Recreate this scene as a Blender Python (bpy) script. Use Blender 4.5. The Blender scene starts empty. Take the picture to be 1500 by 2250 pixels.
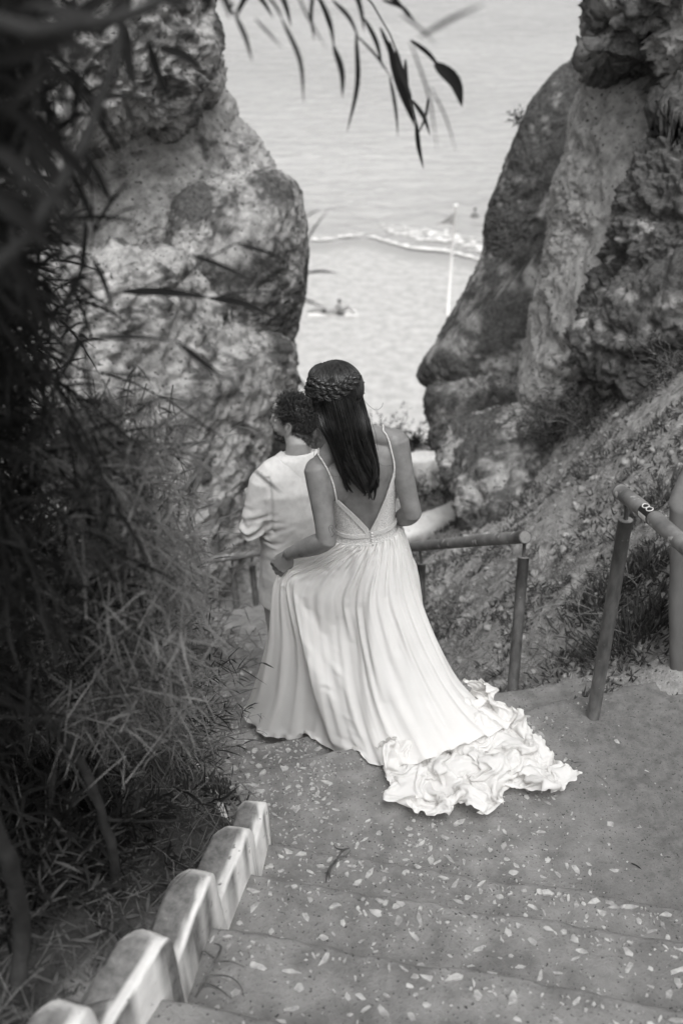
import bpy, math, random
import numpy as np
from mathutils import Vector

S = bpy.context.scene
C = S.collection
random.seed(7)
RNG = np.random.default_rng(11)

# ---------------------------------------------------------------- camera, sky, sun, exposure
PITCH = math.radians(32.0)
FPX = 35.0 / 36.0 * 2250.0            # focal length in pixels of the 1500 x 2250 frame
cam_data = bpy.data.cameras.new('camera')
cam_data.sensor_fit = 'VERTICAL'
cam_data.sensor_height = 36.0
cam_data.sensor_width = 24.0
cam_data.lens = 35.0
cam_data.clip_start = 0.05
cam_data.clip_end = 6000.0
cam_data.dof.use_dof = True
cam_data.dof.focus_distance = 3.55
cam_data.dof.aperture_fstop = 2.0
cam_data.dof.aperture_blades = 9
cam = bpy.data.objects.new('camera', cam_data)
C.objects.link(cam)
cam.location = (0, 0, 0)
cam.rotation_euler = (math.pi / 2 - PITCH, 0, 0)
S.camera = cam

SUN_EL, SUN_AZ = math.radians(64), math.radians(172)      # azimuth clockwise from +Y (the sea)
world = bpy.data.worlds.new('World')
S.world = world
world.use_nodes = True
nt = world.node_tree
nt.nodes.clear()
sky = nt.nodes.new('ShaderNodeTexSky')
sky.sky_type = 'NISHITA'
sky.sun_disc = False
sky.sun_elevation = SUN_EL
sky.sun_rotation = SUN_AZ
sky.air_density = 1.0
sky.dust_density = 4.0
sky.ozone_density = 1.0
bw = nt.nodes.new('ShaderNodeRGBToBW')
bg = nt.nodes.new('ShaderNodeBackground')
bg.inputs['Strength'].default_value = 0.15
wo = nt.nodes.new('ShaderNodeOutputWorld')
nt.links.new(sky.outputs['Color'], bw.inputs['Color'])
nt.links.new(bw.outputs['Val'], bg.inputs['Color'])
nt.links.new(bg.outputs['Background'], wo.inputs['Surface'])

sun_data = bpy.data.lights.new('sun', 'SUN')
sun_data.energy = 0.7
sun_data.angle = math.radians(40)
sun = bpy.data.objects.new('sun', sun_data)
C.objects.link(sun)
sd = Vector((math.sin(SUN_AZ) * math.cos(SUN_EL), math.cos(SUN_AZ) * math.cos(SUN_EL), math.sin(SUN_EL)))
sun.rotation_euler = (-sd).to_track_quat('-Z', 'Y').to_euler()

S.view_settings.view_transform = 'Standard'
S.view_settings.look = 'None'
S.view_settings.exposure = 0.72
S.view_settings.gamma = 1.0
S.view_settings.use_curve_mapping = False
S.cycles.max_bounces = 6
S.cycles.use_denoising = True
CAM_UP = np.array([0, math.sin(PITCH), math.cos(PITCH)])
CAM_FW = np.array([0, math.cos(PITCH), -math.sin(PITCH)])


# ---------------------------------------------------------------- helpers
def at(px, py, d):
    """A spot of the place: photograph column / row and horizontal distance d (metres) from the camera."""
    dep = PITCH + math.atan((py - 1125.0) / FPX)
    z = -d * math.tan(dep)
    depth = d * math.cos(PITCH) - z * math.sin(PITCH)
    return np.array([(px - 750.0) / FPX * depth, d, z])


def atz(px, py, z):
    """The same, for a spot whose height z below the camera is known."""
    dep = PITCH + math.atan((py - 1125.0) / FPX)
    return at(px, py, -z / math.tan(dep))


def A(*v):
    return np.array(v, float)


def unit(v):
    v = np.asarray(v, float)
    return v / (np.linalg.norm(v, axis=-1, keepdims=True) + 1e-12)


ORG = {}


def tag(o, label=None, cat=None, group=None, kind=None):
    if label: o['label'] = label
    if cat: o['category'] = cat
    if group: o['group'] = group
    if kind: o['kind'] = kind
    return o


def empty(name, loc, label=None, cat=None, group=None, kind=None):
    o = bpy.data.objects.new(name, None)
    o.empty_display_size = 0.1
    C.objects.link(o)
    o.location = Vector([float(x) for x in loc])
    ORG[o.name] = np.array(loc, float)
    return tag(o, label, cat, group, kind)


def mesh_np(name, V, F, smooth=True):
    """F: list of face arrays of equal size, or one (n,k) array, or list of tuples."""
    me = bpy.data.meshes.new(name)
    V = np.asarray(V, np.float32)
    groups = F if isinstance(F, list) and len(F) and isinstance(F[0], np.ndarray) and F[0].ndim == 2 else None
    if groups is None:
        if isinstance(F, np.ndarray):
            groups = [F]
        else:
            by = {}
            for f in F: by.setdefault(len(f), []).append(f)
            groups = [np.array(x) for x in by.values()]
    groups = [g for g in groups if len(g)]
    nl = sum(g.size for g in groups)
    nf = sum(len(g) for g in groups)
    me.vertices.add(len(V)); me.loops.add(nl); me.polygons.add(nf)
    me.vertices.foreach_set('co', V.ravel())
    li = np.concatenate([g.ravel() for g in groups]).astype(np.int32)
    me.loops.foreach_set('vertex_index', li)
    st, s = [], 0
    for g in groups:
        k = g.shape[1]
        st.append(s + np.arange(len(g)) * k)
        s += g.size
    me.polygons.foreach_set('loop_start', np.concatenate(st).astype(np.int32))
    me.update(calc_edges=True)
    me.validate()
    me.polygons.foreach_set('use_smooth', np.full(len(me.polygons), bool(smooth)))
    return me


def obj(name, V, F, mat, parent=None, smooth=True, loc=None, **tags):
    V = np.asarray(V, float)
    base = ORG[parent.name] if parent is not None else (np.array(loc, float) if loc is not None else np.zeros(3))
    me = mesh_np(name, V - base, F, smooth)
    if mat is not None: me.materials.append(mat)
    o = bpy.data.objects.new(name, me)
    C.objects.link(o)
    if parent is not None: o.parent = parent
    elif loc is not None: o.location = Vector([float(x) for x in loc])
    ORG[o.name] = base
    return tag(o, **tags)


def attr(o, name, vals):
    a = o.data.attributes.new(name, 'FLOAT', 'POINT')
    a.data.foreach_set('value', np.asarray(vals, np.float32))


class MB:
    """Collects pieces of geometry for ONE mesh."""
    def __init__(self): self.V, self.F, self.n = [], {}, 0
    def add(self, V, F):
        V = np.asarray(V, float)
        for f in (F if isinstance(F, list) else [F]):
            f = np.asarray(f)
            if f.ndim == 1: f = f[None]
            self.F.setdefault(f.shape[1], []).append(f + self.n)
        self.V.append(V); self.n += len(V)
        return self
    def data(self):
        return np.concatenate(self.V), [np.concatenate(x) for x in self.F.values()]
    def build(self, name, mat, parent=None, smooth=True, **k):
        V, F = self.data()
        return obj(name, V, F, mat, parent, smooth, **k)


def grid_faces(nu, nv, wrap_u=False, wrap_v=False):
    iu = np.arange(nu if wrap_u else nu - 1)
    iv = np.arange(nv if wrap_v else nv - 1)
    U, W = np.meshgrid(iu, iv, indexing='ij')
    a = U * nv + W
    b = ((U + 1) % nu) * nv + W
    c = ((U + 1) % nu) * nv + (W + 1) % nv
    d = U * nv + (W + 1) % nv
    return np.stack([a, b, c, d], -1).reshape(-1, 4)


def grid_normals(P, wrap_u=False):
    if wrap_u:
        du = np.roll(P, -1, 0) - np.roll(P, 1, 0)
    else:
        du = np.gradient(P, axis=0)
    dv = np.gradient(P, axis=1)
    return unit(np.cross(du, dv))


def catmull(pts, n, closed=False):
    """n points along a Catmull-Rom curve through pts, evenly in parameter."""
    P = np.asarray(pts, float)
    m = len(P)
    if closed:
        t = np.linspace(0, m, n, endpoint=False)
        i = np.floor(t).astype(int)
        f = (t - i)[:, None]
        p0, p1, p2, p3 = P[(i - 1) % m], P[i % m], P[(i + 1) % m], P[(i + 2) % m]
    else:
        t = np.linspace(0, m - 1 - 1e-9, n)
        i = np.minimum(np.floor(t).astype(int), m - 2) if m > 1 else np.zeros(n, int)
        f = (t - i).reshape((-1,) + (1,) * (P.ndim - 1))
        g = lambda k: P[np.clip(k, 0, m - 1)]
        p0 = np.where((i == 0).reshape(f.shape), 2 * P[0] - P[1], g(i - 1))
        p3 = np.where((i == m - 2).reshape(f.shape), 2 * P[-1] - P[-2], g(i + 2))
        p1, p2 = g(i), g(i + 1)
    if closed: f = f.reshape((-1,) + (1,) * (P.ndim - 1))
    return 0.5 * ((2 * p1) + (-p0 + p2) * f + (2 * p0 - 5 * p1 + 4 * p2 - p3) * f ** 2 + (-p0 + 3 * p1 - 3 * p2 + p3) * f ** 3)


def even(P, n):
    """Resample a polyline evenly by length."""
    P = np.asarray(P, float)
    L = np.concatenate([[0], np.cumsum(np.linalg.norm(np.diff(P, axis=0), axis=1))])
    s = np.linspace(0, L[-1], n)
    return np.stack([np.interp(s, L, P[:, k]) for k in range(P.shape[1])], 1)


def frames(P):
    T = unit(np.gradient(P, axis=0))
    ref = A(0, 0, 1) if abs(T[0, 2]) < 0.9 else A(1, 0, 0)
    N = np.zeros_like(P)
    n = unit(np.cross(T[0], ref))
    for i in range(len(P)):
        n = n - T[i] * np.dot(n, T[i])
        n = n / (np.linalg.norm(n) + 1e-12)
        N[i] = n
    return T, N, np.cross(T, N)


def tube(P, r, k=8, cap=True, flat=1.0):
    P = np.asarray(P, float)
    r = np.broadcast_to(np.asarray(r, float), (len(P),))
    T, N, B = frames(P)
    a = np.arange(k) * 2 * math.pi / k
    V = P[:, None] + r[:, None, None] * (np.cos(a)[None, :, None] * N[:, None] + flat * np.sin(a)[None, :, None] * B[:, None])
    F = [grid_faces(len(P), k, False, True)]
    V = V.reshape(-1, 3)
    if cap:
        F += [np.arange(k)[::-1][None], (np.arange(k) + (len(P) - 1) * k)[None]]
    return V, F


def loft(rings, cap=True):
    R = np.asarray(rings, float)
    n, k = R.shape[:2]
    F = [grid_faces(n, k, False, True)]
    if cap: F += [np.arange(k)[::-1][None], (np.arange(k) + (n - 1) * k)[None]]
    return R.reshape(-1, 3), F


def ellipsoid(c, r, ax=None, nu=24, nv=14):
    th = np.linspace(0, 2 * math.pi, nu, endpoint=False)
    ph = np.linspace(-math.pi / 2 + 0.06, math.pi / 2 - 0.06, nv)
    X = np.cos(ph)[:, None] * np.cos(th); Y = np.cos(ph)[:, None] * np.sin(th); Z = np.sin(ph)[:, None] * np.ones_like(th)
    L = np.stack([X * r[0], Y * r[1], Z * r[2]], -1)
    if ax is not None: L = L @ np.asarray(ax)
    return loft(L + np.asarray(c, float))


def box(c, s, ax=None):
    q = np.array([[x, y, z] for x in (-.5, .5) for y in (-.5, .5) for z in (-.5, .5)]) * np.asarray(s, float)
    if ax is not None: q = q @ np.asarray(ax)
    return q + np.asarray(c, float), np.array([[0, 1, 3, 2], [4, 6, 7, 5], [0, 4, 5, 1], [2, 3, 7, 6], [0, 2, 6, 4], [1, 5, 7, 3]])


# ---- numpy noise
_perm = np.random.default_rng(3).permutation(512).astype(np.int64)
_grad = unit(np.random.default_rng(4).normal(size=(512, 3)))


def _h(i, j, k):
    return _perm[(_perm[(_perm[i & 511] + j) & 511] + k) & 511]


def perlin(p):
    p = np.asarray(p, float)
    i0 = np.floor(p).astype(np.int64)
    f = p - i0
    u = f * f * f * (f * (f * 6 - 15) + 10)
    out = 0
    for a in (0, 1):
        wa = u[:, 0] if a else 1 - u[:, 0]
        for b in (0, 1):
            wb = u[:, 1] if b else 1 - u[:, 1]
            for c in (0, 1):
                wc = u[:, 2] if c else 1 - u[:, 2]
                g = _grad[_h(i0[:, 0] + a, i0[:, 1] + b, i0[:, 2] + c)]
                out = out + wa * wb * wc * ((f[:, 0] - a) * g[:, 0] + (f[:, 1] - b) * g[:, 1] + (f[:, 2] - c) * g[:, 2])
    return out * 1.5


def fbm(p, o=5, g=0.5, l=2.03):
    s, a, out = 1.0, 1.0, 0
    p = np.asarray(p, float)
    for k in range(o):
        out = out + a * perlin(p * s + 17.3 * k)
        a *= g; s *= l
    return out


def ridged(p, o=5, g=0.5, l=2.07):
    s, a, out = 1.0, 1.0, 0
    for k in range(o):
        out = out + a * (1 - 2 * np.abs(perlin(p * s + 9.1 * k)))
        a *= g; s *= l
    return out


def worley(p):
    p = np.asarray(p, float)
    i0 = np.floor(p).astype(np.int64)
    d1 = np.full(len(p), 9.0); d2 = np.full(len(p), 9.0)
    for a in (-1, 0, 1):
        for b in (-1, 0, 1):
            for c in (-1, 0, 1):
                q = i0 + (a, b, c)
                h = _h(q[:, 0], q[:, 1], q[:, 2])
                pt = q + 0.5 + 0.45 * _grad[h]
                d = np.linalg.norm(pt - p, axis=1)
                d2 = np.minimum(d2, np.maximum(d, d1)); d1 = np.minimum(d1, d)
    return d1, d2


def sstep(a, b, x):
    t = np.clip((x - a) / (b - a), 0, 1)
    return t * t * (3 - 2 * t)


# ---- fuse solids into one continuous skin (voxel remesh)
def fuse(parts, voxel=0.006, smooth=4, fac=0.5):
    mb = MB()
    for V, F in parts: mb.add(V, F)
    V, F = mb.data()
    me = mesh_np('tmp', V, F)
    o = bpy.data.objects.new('tmp', me)
    C.objects.link(o)
    m = o.modifiers.new('r', 'REMESH'); m.mode = 'VOXEL'; m.voxel_size = voxel
    if smooth:
        s = o.modifiers.new('s', 'SMOOTH'); s.iterations = smooth; s.factor = fac
    dg = bpy.context.evaluated_depsgraph_get()
    ev = o.evaluated_get(dg)
    m2 = ev.to_mesh()
    nV = np.empty(len(m2.vertices) * 3, np.float32); m2.vertices.foreach_get('co', nV)
    nl = np.empty(len(m2.loops), np.int32); m2.loops.foreach_get('vertex_index', nl)
    lt = np.empty(len(m2.polygons), np.int32); m2.polygons.foreach_get('loop_total', lt)
    ls = np.empty(len(m2.polygons), np.int32); m2.polygons.foreach_get('loop_start', ls)
    Fs = []
    for k in np.unique(lt):
        st = ls[lt == k]
        Fs.append(nl[st[:, None] + np.arange(k)])
    ev.to_mesh_clear()
    bpy.data.objects.remove(o); bpy.data.meshes.remove(me)
    return nV.reshape(-1, 3).astype(float), Fs


def vnormals(V, F):
    me = mesh_np('tmp', V, F)
    n = np.empty(len(V) * 3, np.float32)
    me.vertices.foreach_get('normal', n)
    bpy.data.meshes.remove(me)
    return n.reshape(-1, 3).astype(float)


# ---------------------------------------------------------------- materials (greys: the photograph is black and white)
def g3(v): return (v, v * 0.985, v * 0.965, 1.0)


def mat(name, lo, hi, scale=8, rough=0.85, detail=6, bump=0.3, bscale=60, bdist=0.01, stretch=(1, 1, 1), spec=0.3, attr_mix=None, attr_cols=None,
        spots=None, pos=(0.35, 0.65)):
    m = bpy.data.materials.new(name)
    m.use_nodes = True
    t = m.node_tree
    N, L = t.nodes, t.links
    b = N['Principled BSDF']
    b.inputs['Roughness'].default_value = rough
    b.inputs['Specular IOR Level'].default_value = spec
    tc = N.new('ShaderNodeNewGeometry')
    mp = N.new('ShaderNodeMapping'); mp.inputs['Scale'].default_value = stretch
    L.new(tc.outputs['Position'], mp.inputs['Vector'])
    n1 = N.new('ShaderNodeTexNoise'); n1.inputs['Scale'].default_value = scale; n1.inputs['Detail'].default_value = detail; n1.inputs['Roughness'].default_value = 0.62
    L.new(mp.outputs['Vector'], n1.inputs['Vector'])
    r = N.new('ShaderNodeValToRGB')
    r.color_ramp.elements[0].position = pos[0]; r.color_ramp.elements[0].color = g3(lo)
    r.color_ramp.elements[1].position = pos[1]; r.color_ramp.elements[1].color = g3(hi)
    L.new(n1.outputs['Fac'], r.inputs['Fac'])
    col = r.outputs['Color']
    if attr_mix:
        at_ = N.new('ShaderNodeAttribute'); at_.attribute_name = attr_mix
        r2 = N.new('ShaderNodeValToRGB')
        r2.color_ramp.elements[0].position = pos[0]; r2.color_ramp.elements[0].color = g3(attr_cols[0])
        r2.color_ramp.elements[1].position = pos[1]; r2.color_ramp.elements[1].color = g3(attr_cols[1])
        n3 = N.new('ShaderNodeTexNoise'); n3.inputs['Scale'].default_value = scale * 2.3; n3.inputs['Detail'].default_value = 7
        n3.inputs['Roughness'].default_value = 0.7
        L.new(mp.outputs['Vector'], n3.inputs['Vector'])
        L.new(n3.outputs['Fac'], r2.inputs['Fac'])
        mx = N.new('ShaderNodeMix'); mx.data_type = 'RGBA'
        L.new(at_.outputs['Fac'], mx.inputs['Factor'])
        L.new(col, mx.inputs[6]); L.new(r2.outputs['Color'], mx.inputs[7])
        col = mx.outputs[2]
    if spots:
        sc, thr, val = spots
        n4 = N.new('ShaderNodeTexNoise'); n4.inputs['Scale'].default_value = sc; n4.inputs['Detail'].default_value = 4
        L.new(tc.outputs['Position'], n4.inputs['Vector'])
        mr = N.new('ShaderNodeMapRange'); mr.inputs['From Min'].default_value = thr; mr.inputs['From Max'].default_value = thr + 0.05
        L.new(n4.outputs['Fac'], mr.inputs['Value'])
        mx = N.new('ShaderNodeMix'); mx.data_type = 'RGBA'
        L.new(mr.outputs['Result'], mx.inputs['Factor'])
        L.new(col, mx.inputs[6]); mx.inputs[7].default_value = g3(val)
        col = mx.outputs[2]
    L.new(col, b.inputs['Base Color'])
    if bump:
        n2 = N.new('ShaderNodeTexNoise'); n2.inputs['Scale'].default_value = bscale; n2.inputs['Detail'].default_value = 6; n2.inputs['Roughness'].default_value = 0.65
        L.new(mp.outputs['Vector'], n2.inputs['Vector'])
        bp = N.new('ShaderNodeBump'); bp.inputs['Strength'].default_value = bump; bp.inputs['Distance'].default_value = bdist
        L.new(n2.outputs['Fac'], bp.inputs['Height'])
        L.new(bp.outputs['Normal'], b.inputs['Normal'])
    return m


def translucent(m, amount):
    """Let some daylight through a thin sheet (cloth, leaf)."""
    t = m.node_tree; N, L = t.nodes, t.links
    b = N['Principled BSDF']; out = [n for n in N if n.type == 'OUTPUT_MATERIAL'][0]
    tr = N.new('ShaderNodeBsdfTranslucent')
    mx = N.new('ShaderNodeMixShader'); mx.inputs['Fac'].default_value = amount
    src = b.inputs['Base Color'].links[0].from_socket if b.inputs['Base Color'].links else None
    if src: L.new(src, tr.inputs['Color'])
    L.new(b.outputs['BSDF'], mx.inputs[1]); L.new(tr.outputs['BSDF'], mx.inputs[2])
    L.new(mx.outputs['Shader'], out.inputs['Surface'])
    return m


M = {}
M['rock'] = mat('sandstone', 0.22, 0.56, 12, 0.95, 9, 0.8, 38, 0.03, attr_mix='crust', attr_cols=(0.035, 0.16), spots=(30, 0.62, 0.06), pos=(0.30, 0.70))
M['beach'] = mat('beach_sand', 0.40, 0.55, 1.6, 0.95, 9, 0.5, 5.0, 0.10, spec=0.1)
M['wet'] = mat('wet_sand', 0.42, 0.46, 0.3, 0.30, 3, 0, spec=0.5)
M['foam'] = mat('sea_foam', 0.72, 0.85, 1.2, 0.7, 5, 0.3, 3, 0.05)
M['soil'] = mat('dry_soil', 0.17, 0.48, 13, 0.97, 9, 0.9, 60, 0.02, spec=0.1, attr_mix='sandy', attr_cols=(0.24, 0.42), spots=(55, 0.62, 0.05))
M['concrete'] = mat('worn_concrete', 0.165, 0.29, 10, 0.93, 12, 1.0, 110, 0.008, spec=0.2, attr_mix='sandy', attr_cols=(0.13, 0.22), spots=(110, 0.63, 0.06))
M['chip'] = mat('pale_stone', 0.27, 0.50, 40, 0.8, 4, 0.2, 150, 0.003)
M['whitewash'] = mat('whitewash', 0.66, 0.82, 14, 0.85, 7, 0.5, 60, 0.008, attr_mix='bare', attr_cols=(0.11, 0.24), spots=(40, 0.66, 0.25))
M['plaster'] = mat('grey_plaster', 0.12, 0.19, 3, 0.85, 7, 0.3, 50, 0.006, stretch=(1, 1, .25))
M['rail'] = mat('weathered_rail', 0.10, 0.24, 9, 0.6, 8, 0.25, 80, 0.003, spots=(22, 0.62, 0.42), spec=0.35)
M['post'] = mat('rusty_post', 0.055, 0.12, 30, 0.62, 7, 0.3, 120, 0.003, stretch=(1, 1, .35), spots=(60, 0.68, 0.2), spec=0.35)
M['post_cap'] = mat('post_cap', 0.16, 0.26, 30, 0.7, 5, 0.2, 120, 0.002)
M['black'] = mat('black_vinyl', 0.012, 0.018, 20, 0.35, 2, 0)
M['white'] = mat('white_vinyl', 0.6, 0.7, 20, 0.4, 2, 0)
M['skin'] = mat('skin', 0.175, 0.235, 22, 0.5, 5, 0.12, 260, 0.002, spec=0.4)
M['skin2'] = mat('lighter_skin', 0.25, 0.31, 22, 0.5, 5, 0.12, 260, 0.002, spec=0.4)
M['hair'] = mat('dark_hair', 0.010, 0.030, 60, 0.30, 3, 0, spec=0.55)
M['hair_deep'] = mat('deep_hair', 0.006, 0.016, 60, 0.36, 3, 0, spec=0.45)
M['hair_light'] = mat('lighter_hair', 0.022, 0.055, 60, 0.32, 3, 0, spec=0.5)
M['chip_dull'] = mat('dull_stone', 0.22, 0.38, 40, 0.85, 4, 0.2, 150, 0.003)
M['hair_curl'] = mat('curly_hair', 0.014, 0.032, 90, 0.42, 3, 0, spec=0.5)
M['ink'] = mat('tattoo_ink', 0.04, 0.05, 20, 0.6, 2, 0)
M['silver'] = mat('silver', 0.5, 0.6, 20, 0.3, 2, 0)
M['dress'] = translucent(mat('dress_chiffon', 0.84, 0.88, 6, 0.8, 3, 0.10, 300, 0.002, spec=0.03), 0.28)
M['lace'] = mat('lace', 0.50, 0.82, 230, 0.85, 3, 0.7, 260, 0.004, pos=(0.38, 0.56), spec=0.15)
M['lace_trim'] = mat('lace_trim', 0.62, 0.82, 300, 0.85, 3, 0.8, 320, 0.004, spec=0.15)
M['jacket'] = mat('cream_linen', 0.54, 0.62, 30, 0.85, 5, 0.25, 240, 0.002, spec=0.15)
M['trousers'] = mat('pale_trousers', 0.44, 0.52, 30, 0.85, 5, 0.25, 240, 0.002, spec=0.15)
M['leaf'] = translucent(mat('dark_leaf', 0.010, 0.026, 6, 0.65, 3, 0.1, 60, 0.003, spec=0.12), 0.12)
M['leaf_mid'] = translucent(mat('scrub_leaf', 0.03, 0.075, 5, 0.6, 3, 0.1, 60, 0.003, spec=0.3), 0.15)
M['leaf_pale'] = translucent(mat('dry_leaf', 0.12, 0.25, 5, 0.75, 3, 0.1, 60, 0.003, spec=0.2), 0.15)
M['succulent'] = mat('succulent_leaf', 0.035, 0.09, 14, 0.5, 3, 0.1, 60, 0.003, spec=0.35)
M['litter'] = mat('leaf_litter', 0.04, 0.11, 12, 0.85, 4, 0.2, 60, 0.003)
M['soil_clod'] = mat('soil_clod', 0.22, 0.42, 12, 0.95, 5, 0.4, 90, 0.004)
M['bark'] = mat('bark', 0.05, 0.13, 20, 0.85, 7, 0.5, 80, 0.006)
M['bark_dark'] = mat('dark_bark', 0.014, 0.036, 20, 0.85, 7, 0.5, 80, 0.006)
M['twig'] = mat('dry_twig', 0.10, 0.24, 30, 0.85, 5, 0.3, 80, 0.004)
M['pole'] = mat('white_pole', 0.80, 0.86, 3, 0.5, 2, 0)
M['flag'] = mat('grey_flag', 0.26, 0.32, 3, 0.7, 2, 0)
M['towel'] = mat('pale_towel', 0.75, 0.85, 3, 0.8, 2, 0)
M['swim'] = mat('dark_swimwear', 0.03, 0.05, 3, 0.7, 2, 0)
M['eye'] = mat('eye', 0.6, 0.7, 3, 0.2, 2, 0)
# ================================================================ SETTING: sea, beach, ground, cliffs
SEA_Z = -20.12
mwater = mat('sea_water', 0.40, 0.48, 0.02, 0.16, 2, 0, spec=0.5)
t = mwater.node_tree
pn = [n for n in t.nodes if n.type == 'BSDF_PRINCIPLED'][0]
pn.inputs['IOR'].default_value = 1.33
g_ = t.nodes.new('ShaderNodeNewGeometry')
bprev = None
for sc, st, di in ((0.55, (0.35, 1, 1), 0.75), (2.2, (0.4, 1, 1), 0.2)):
    mp_ = t.nodes.new('ShaderNodeMapping'); mp_.inputs['Scale'].default_value = st; mp_.inputs['Rotation'].default_value = (0, 0, 0.12)
    nz_ = t.nodes.new('ShaderNodeTexNoise'); nz_.inputs['Scale'].default_value = sc; nz_.inputs['Detail'].default_value = 5
    bp_ = t.nodes.new('ShaderNodeBump'); bp_.inputs['Strength'].default_value = 0.7; bp_.inputs['Distance'].default_value = di
    t.links.new(g_.outputs['Position'], mp_.inputs['Vector']); t.links.new(mp_.outputs['Vector'], nz_.inputs['Vector'])
    t.links.new(nz_.outputs['Fac'], bp_.inputs['Height'])
    if bprev: t.links.new(bprev.outputs['Normal'], bp_.inputs['Normal'])
    bprev = bp_
t.links.new(bprev.outputs['Normal'], pn.inputs['Normal'])


def shore_y(x):
    return 66.3 - 0.33 * x + 1.1 * np.sin(x * 0.42 + 0.8) + 0.5 * np.sin(x * 1.1)


def sea_part():
    ys = np.concatenate([np.geomspace(54, 420, 430), [900, 2500, 5500]])
    us = np.linspace(-0.62, 0.62, 330)
    Y, U = np.meshgrid(ys, us, indexing='ij')
    X = U * (Y + 40)
    p = np.stack([X * 0.22, Y * 0.62, np.zeros_like(X)], -1).reshape(-1, 3)
    h = 0.16 * fbm(p, 4) + 0.11 * ridged(p * 2.1 + 5, 2)
    h = h.reshape(X.shape) * np.clip(1.2 - Y / 420, 0, 1)
    w = (Y - shore_y(X))
    h += 0.22 * np.exp(-((w - 6.5 - 1.2 * np.sin(X * 0.3)) / 1.6) ** 2)       # a low swell about to break
    h *= sstep(-1.5, 3.5, w)
    h -= 0.6 * sstep(-1.0, -5.0, w)
    obj('sea', np.stack([X, Y, SEA_Z + h], -1).reshape(-1, 3), grid_faces(*X.shape)[:, ::-1], mwater, kind='structure',
        label='pale rippled sea beyond the beach')


sea_part()

# ---- beach: a gently sloping sheet that dips under the sea
bm_ = M['beach']
t = bm_.node_tree; pb = [n for n in t.nodes if n.type == 'BSDF_PRINCIPLED'][0]
at_ = t.nodes.new('ShaderNodeAttribute'); at_.attribute_name = 'wet'
mx_ = t.nodes.new('ShaderNodeMix'); mx_.data_type = 'RGBA'
src_ = pb.inputs['Base Color'].links[0].from_socket
t.links.new(at_.outputs['Fac'], mx_.inputs['Factor']); t.links.new(src_, mx_.inputs[6]); mx_.inputs[7].default_value = g3(0.36)
t.links.new(mx_.outputs[2], pb.inputs['Base Color'])
mr_ = t.nodes.new('ShaderNodeMapRange'); mr_.inputs['To Min'].default_value = 0.95; mr_.inputs['To Max'].default_value = 0.75
t.links.new(at_.outputs['Fac'], mr_.inputs['Value']); t.links.new(mr_.outputs['Result'], pb.inputs['Roughness'])


def beach_z(x, y):
    w = shore_y(x) - y
    return np.where(w > 6, -20.0, np.where(w > -25, -20.0 - 0.02 * np.clip(6 - w, 0, 40), -20.62))


def beach_part():
    ys = np.concatenate([np.linspace(14, 34, 60), np.linspace(34.2, 74, 260)])
    us = np.linspace(-0.75, 0.75, 240)
    Y, U = np.meshgrid(ys, us, indexing='ij')
    X = U * (Y + 20)
    p = np.stack([X, Y, 0 * X], -1).reshape(-1, 3)
    w = shore_y(X) - Y
    lump = (0.014 * fbm(p * 1.3, 4) + 0.022 * fbm(p * 3.1, 3)).reshape(X.shape) * sstep(2, 7, w)
    Z = beach_z(X, Y) + lump
    o = obj('beach', np.stack([X, Y, Z], -1).reshape(-1, 3), grid_faces(*X.shape)[:, ::-1], bm_, kind='structure',
            label='pale sandy beach below the cliffs')
    attr(o, 'wet', (1 - sstep(1.0, 3.6, w + 0.3 * fbm(p * 0.5, 3).reshape(X.shape))).ravel())


beach_part()


def foam_part():
    rng = np.random.default_rng(5)
    xs = np.linspace(-16, 22, 900); ws = np.linspace(-1.0, 9.0, 200)
    X, W_ = np.meshgrid(xs, ws, indexing='ij')
    Y = shore_y(X) + W_
    p = np.stack([X * 0.9, Y * 1.9, 0 * X], -1).reshape(-1, 3)
    n = (1 - 1.9 * np.abs(fbm(p, 4))).reshape(X.shape)
    edge = np.exp(-((W_ - 0.1) / 0.34) ** 2) * 0.98
    mid = np.exp(-((W_ - 3.2) / 2.2) ** 2) * sstep(0, 5, X) * 0.72
    brk = np.exp(-((W_ - 6.0 - 1.2 * np.sin(X * 0.3)) / 0.5) ** 2) * 0.55 * sstep(-1, 4, X)
    keep = (n * 0.70 + edge + mid + brk) > 0.95
    V = np.stack([X, Y, np.maximum(SEA_Z, beach_z(X, Y)) + 0.16 + 0.04 * n], -1).reshape(-1, 3)
    F = grid_faces(*X.shape)[:, ::-1]
    F = F[keep.ravel()[F].all(1)]
    used = np.unique(F); re = np.zeros(len(V), int); re[used] = np.arange(len(used))
    obj('foam', V[used], re[F], M['foam'], kind='stuff', label='white foam of small waves running up the sand')


foam_part()

# the bank on the left is dark with humus
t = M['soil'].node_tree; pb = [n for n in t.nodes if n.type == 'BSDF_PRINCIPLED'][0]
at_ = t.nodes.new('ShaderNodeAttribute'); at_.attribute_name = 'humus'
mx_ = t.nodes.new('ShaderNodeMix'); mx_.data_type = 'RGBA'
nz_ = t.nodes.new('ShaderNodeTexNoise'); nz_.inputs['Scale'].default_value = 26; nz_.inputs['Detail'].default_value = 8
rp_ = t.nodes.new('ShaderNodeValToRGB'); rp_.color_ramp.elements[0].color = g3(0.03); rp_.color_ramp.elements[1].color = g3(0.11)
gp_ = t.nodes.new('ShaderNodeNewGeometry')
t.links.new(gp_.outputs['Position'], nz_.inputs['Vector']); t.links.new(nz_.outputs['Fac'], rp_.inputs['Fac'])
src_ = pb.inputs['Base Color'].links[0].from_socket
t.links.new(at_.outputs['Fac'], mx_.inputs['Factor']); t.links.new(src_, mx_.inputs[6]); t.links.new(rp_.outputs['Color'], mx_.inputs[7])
t.links.new(mx_.outputs[2], pb.inputs['Base Color'])

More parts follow.
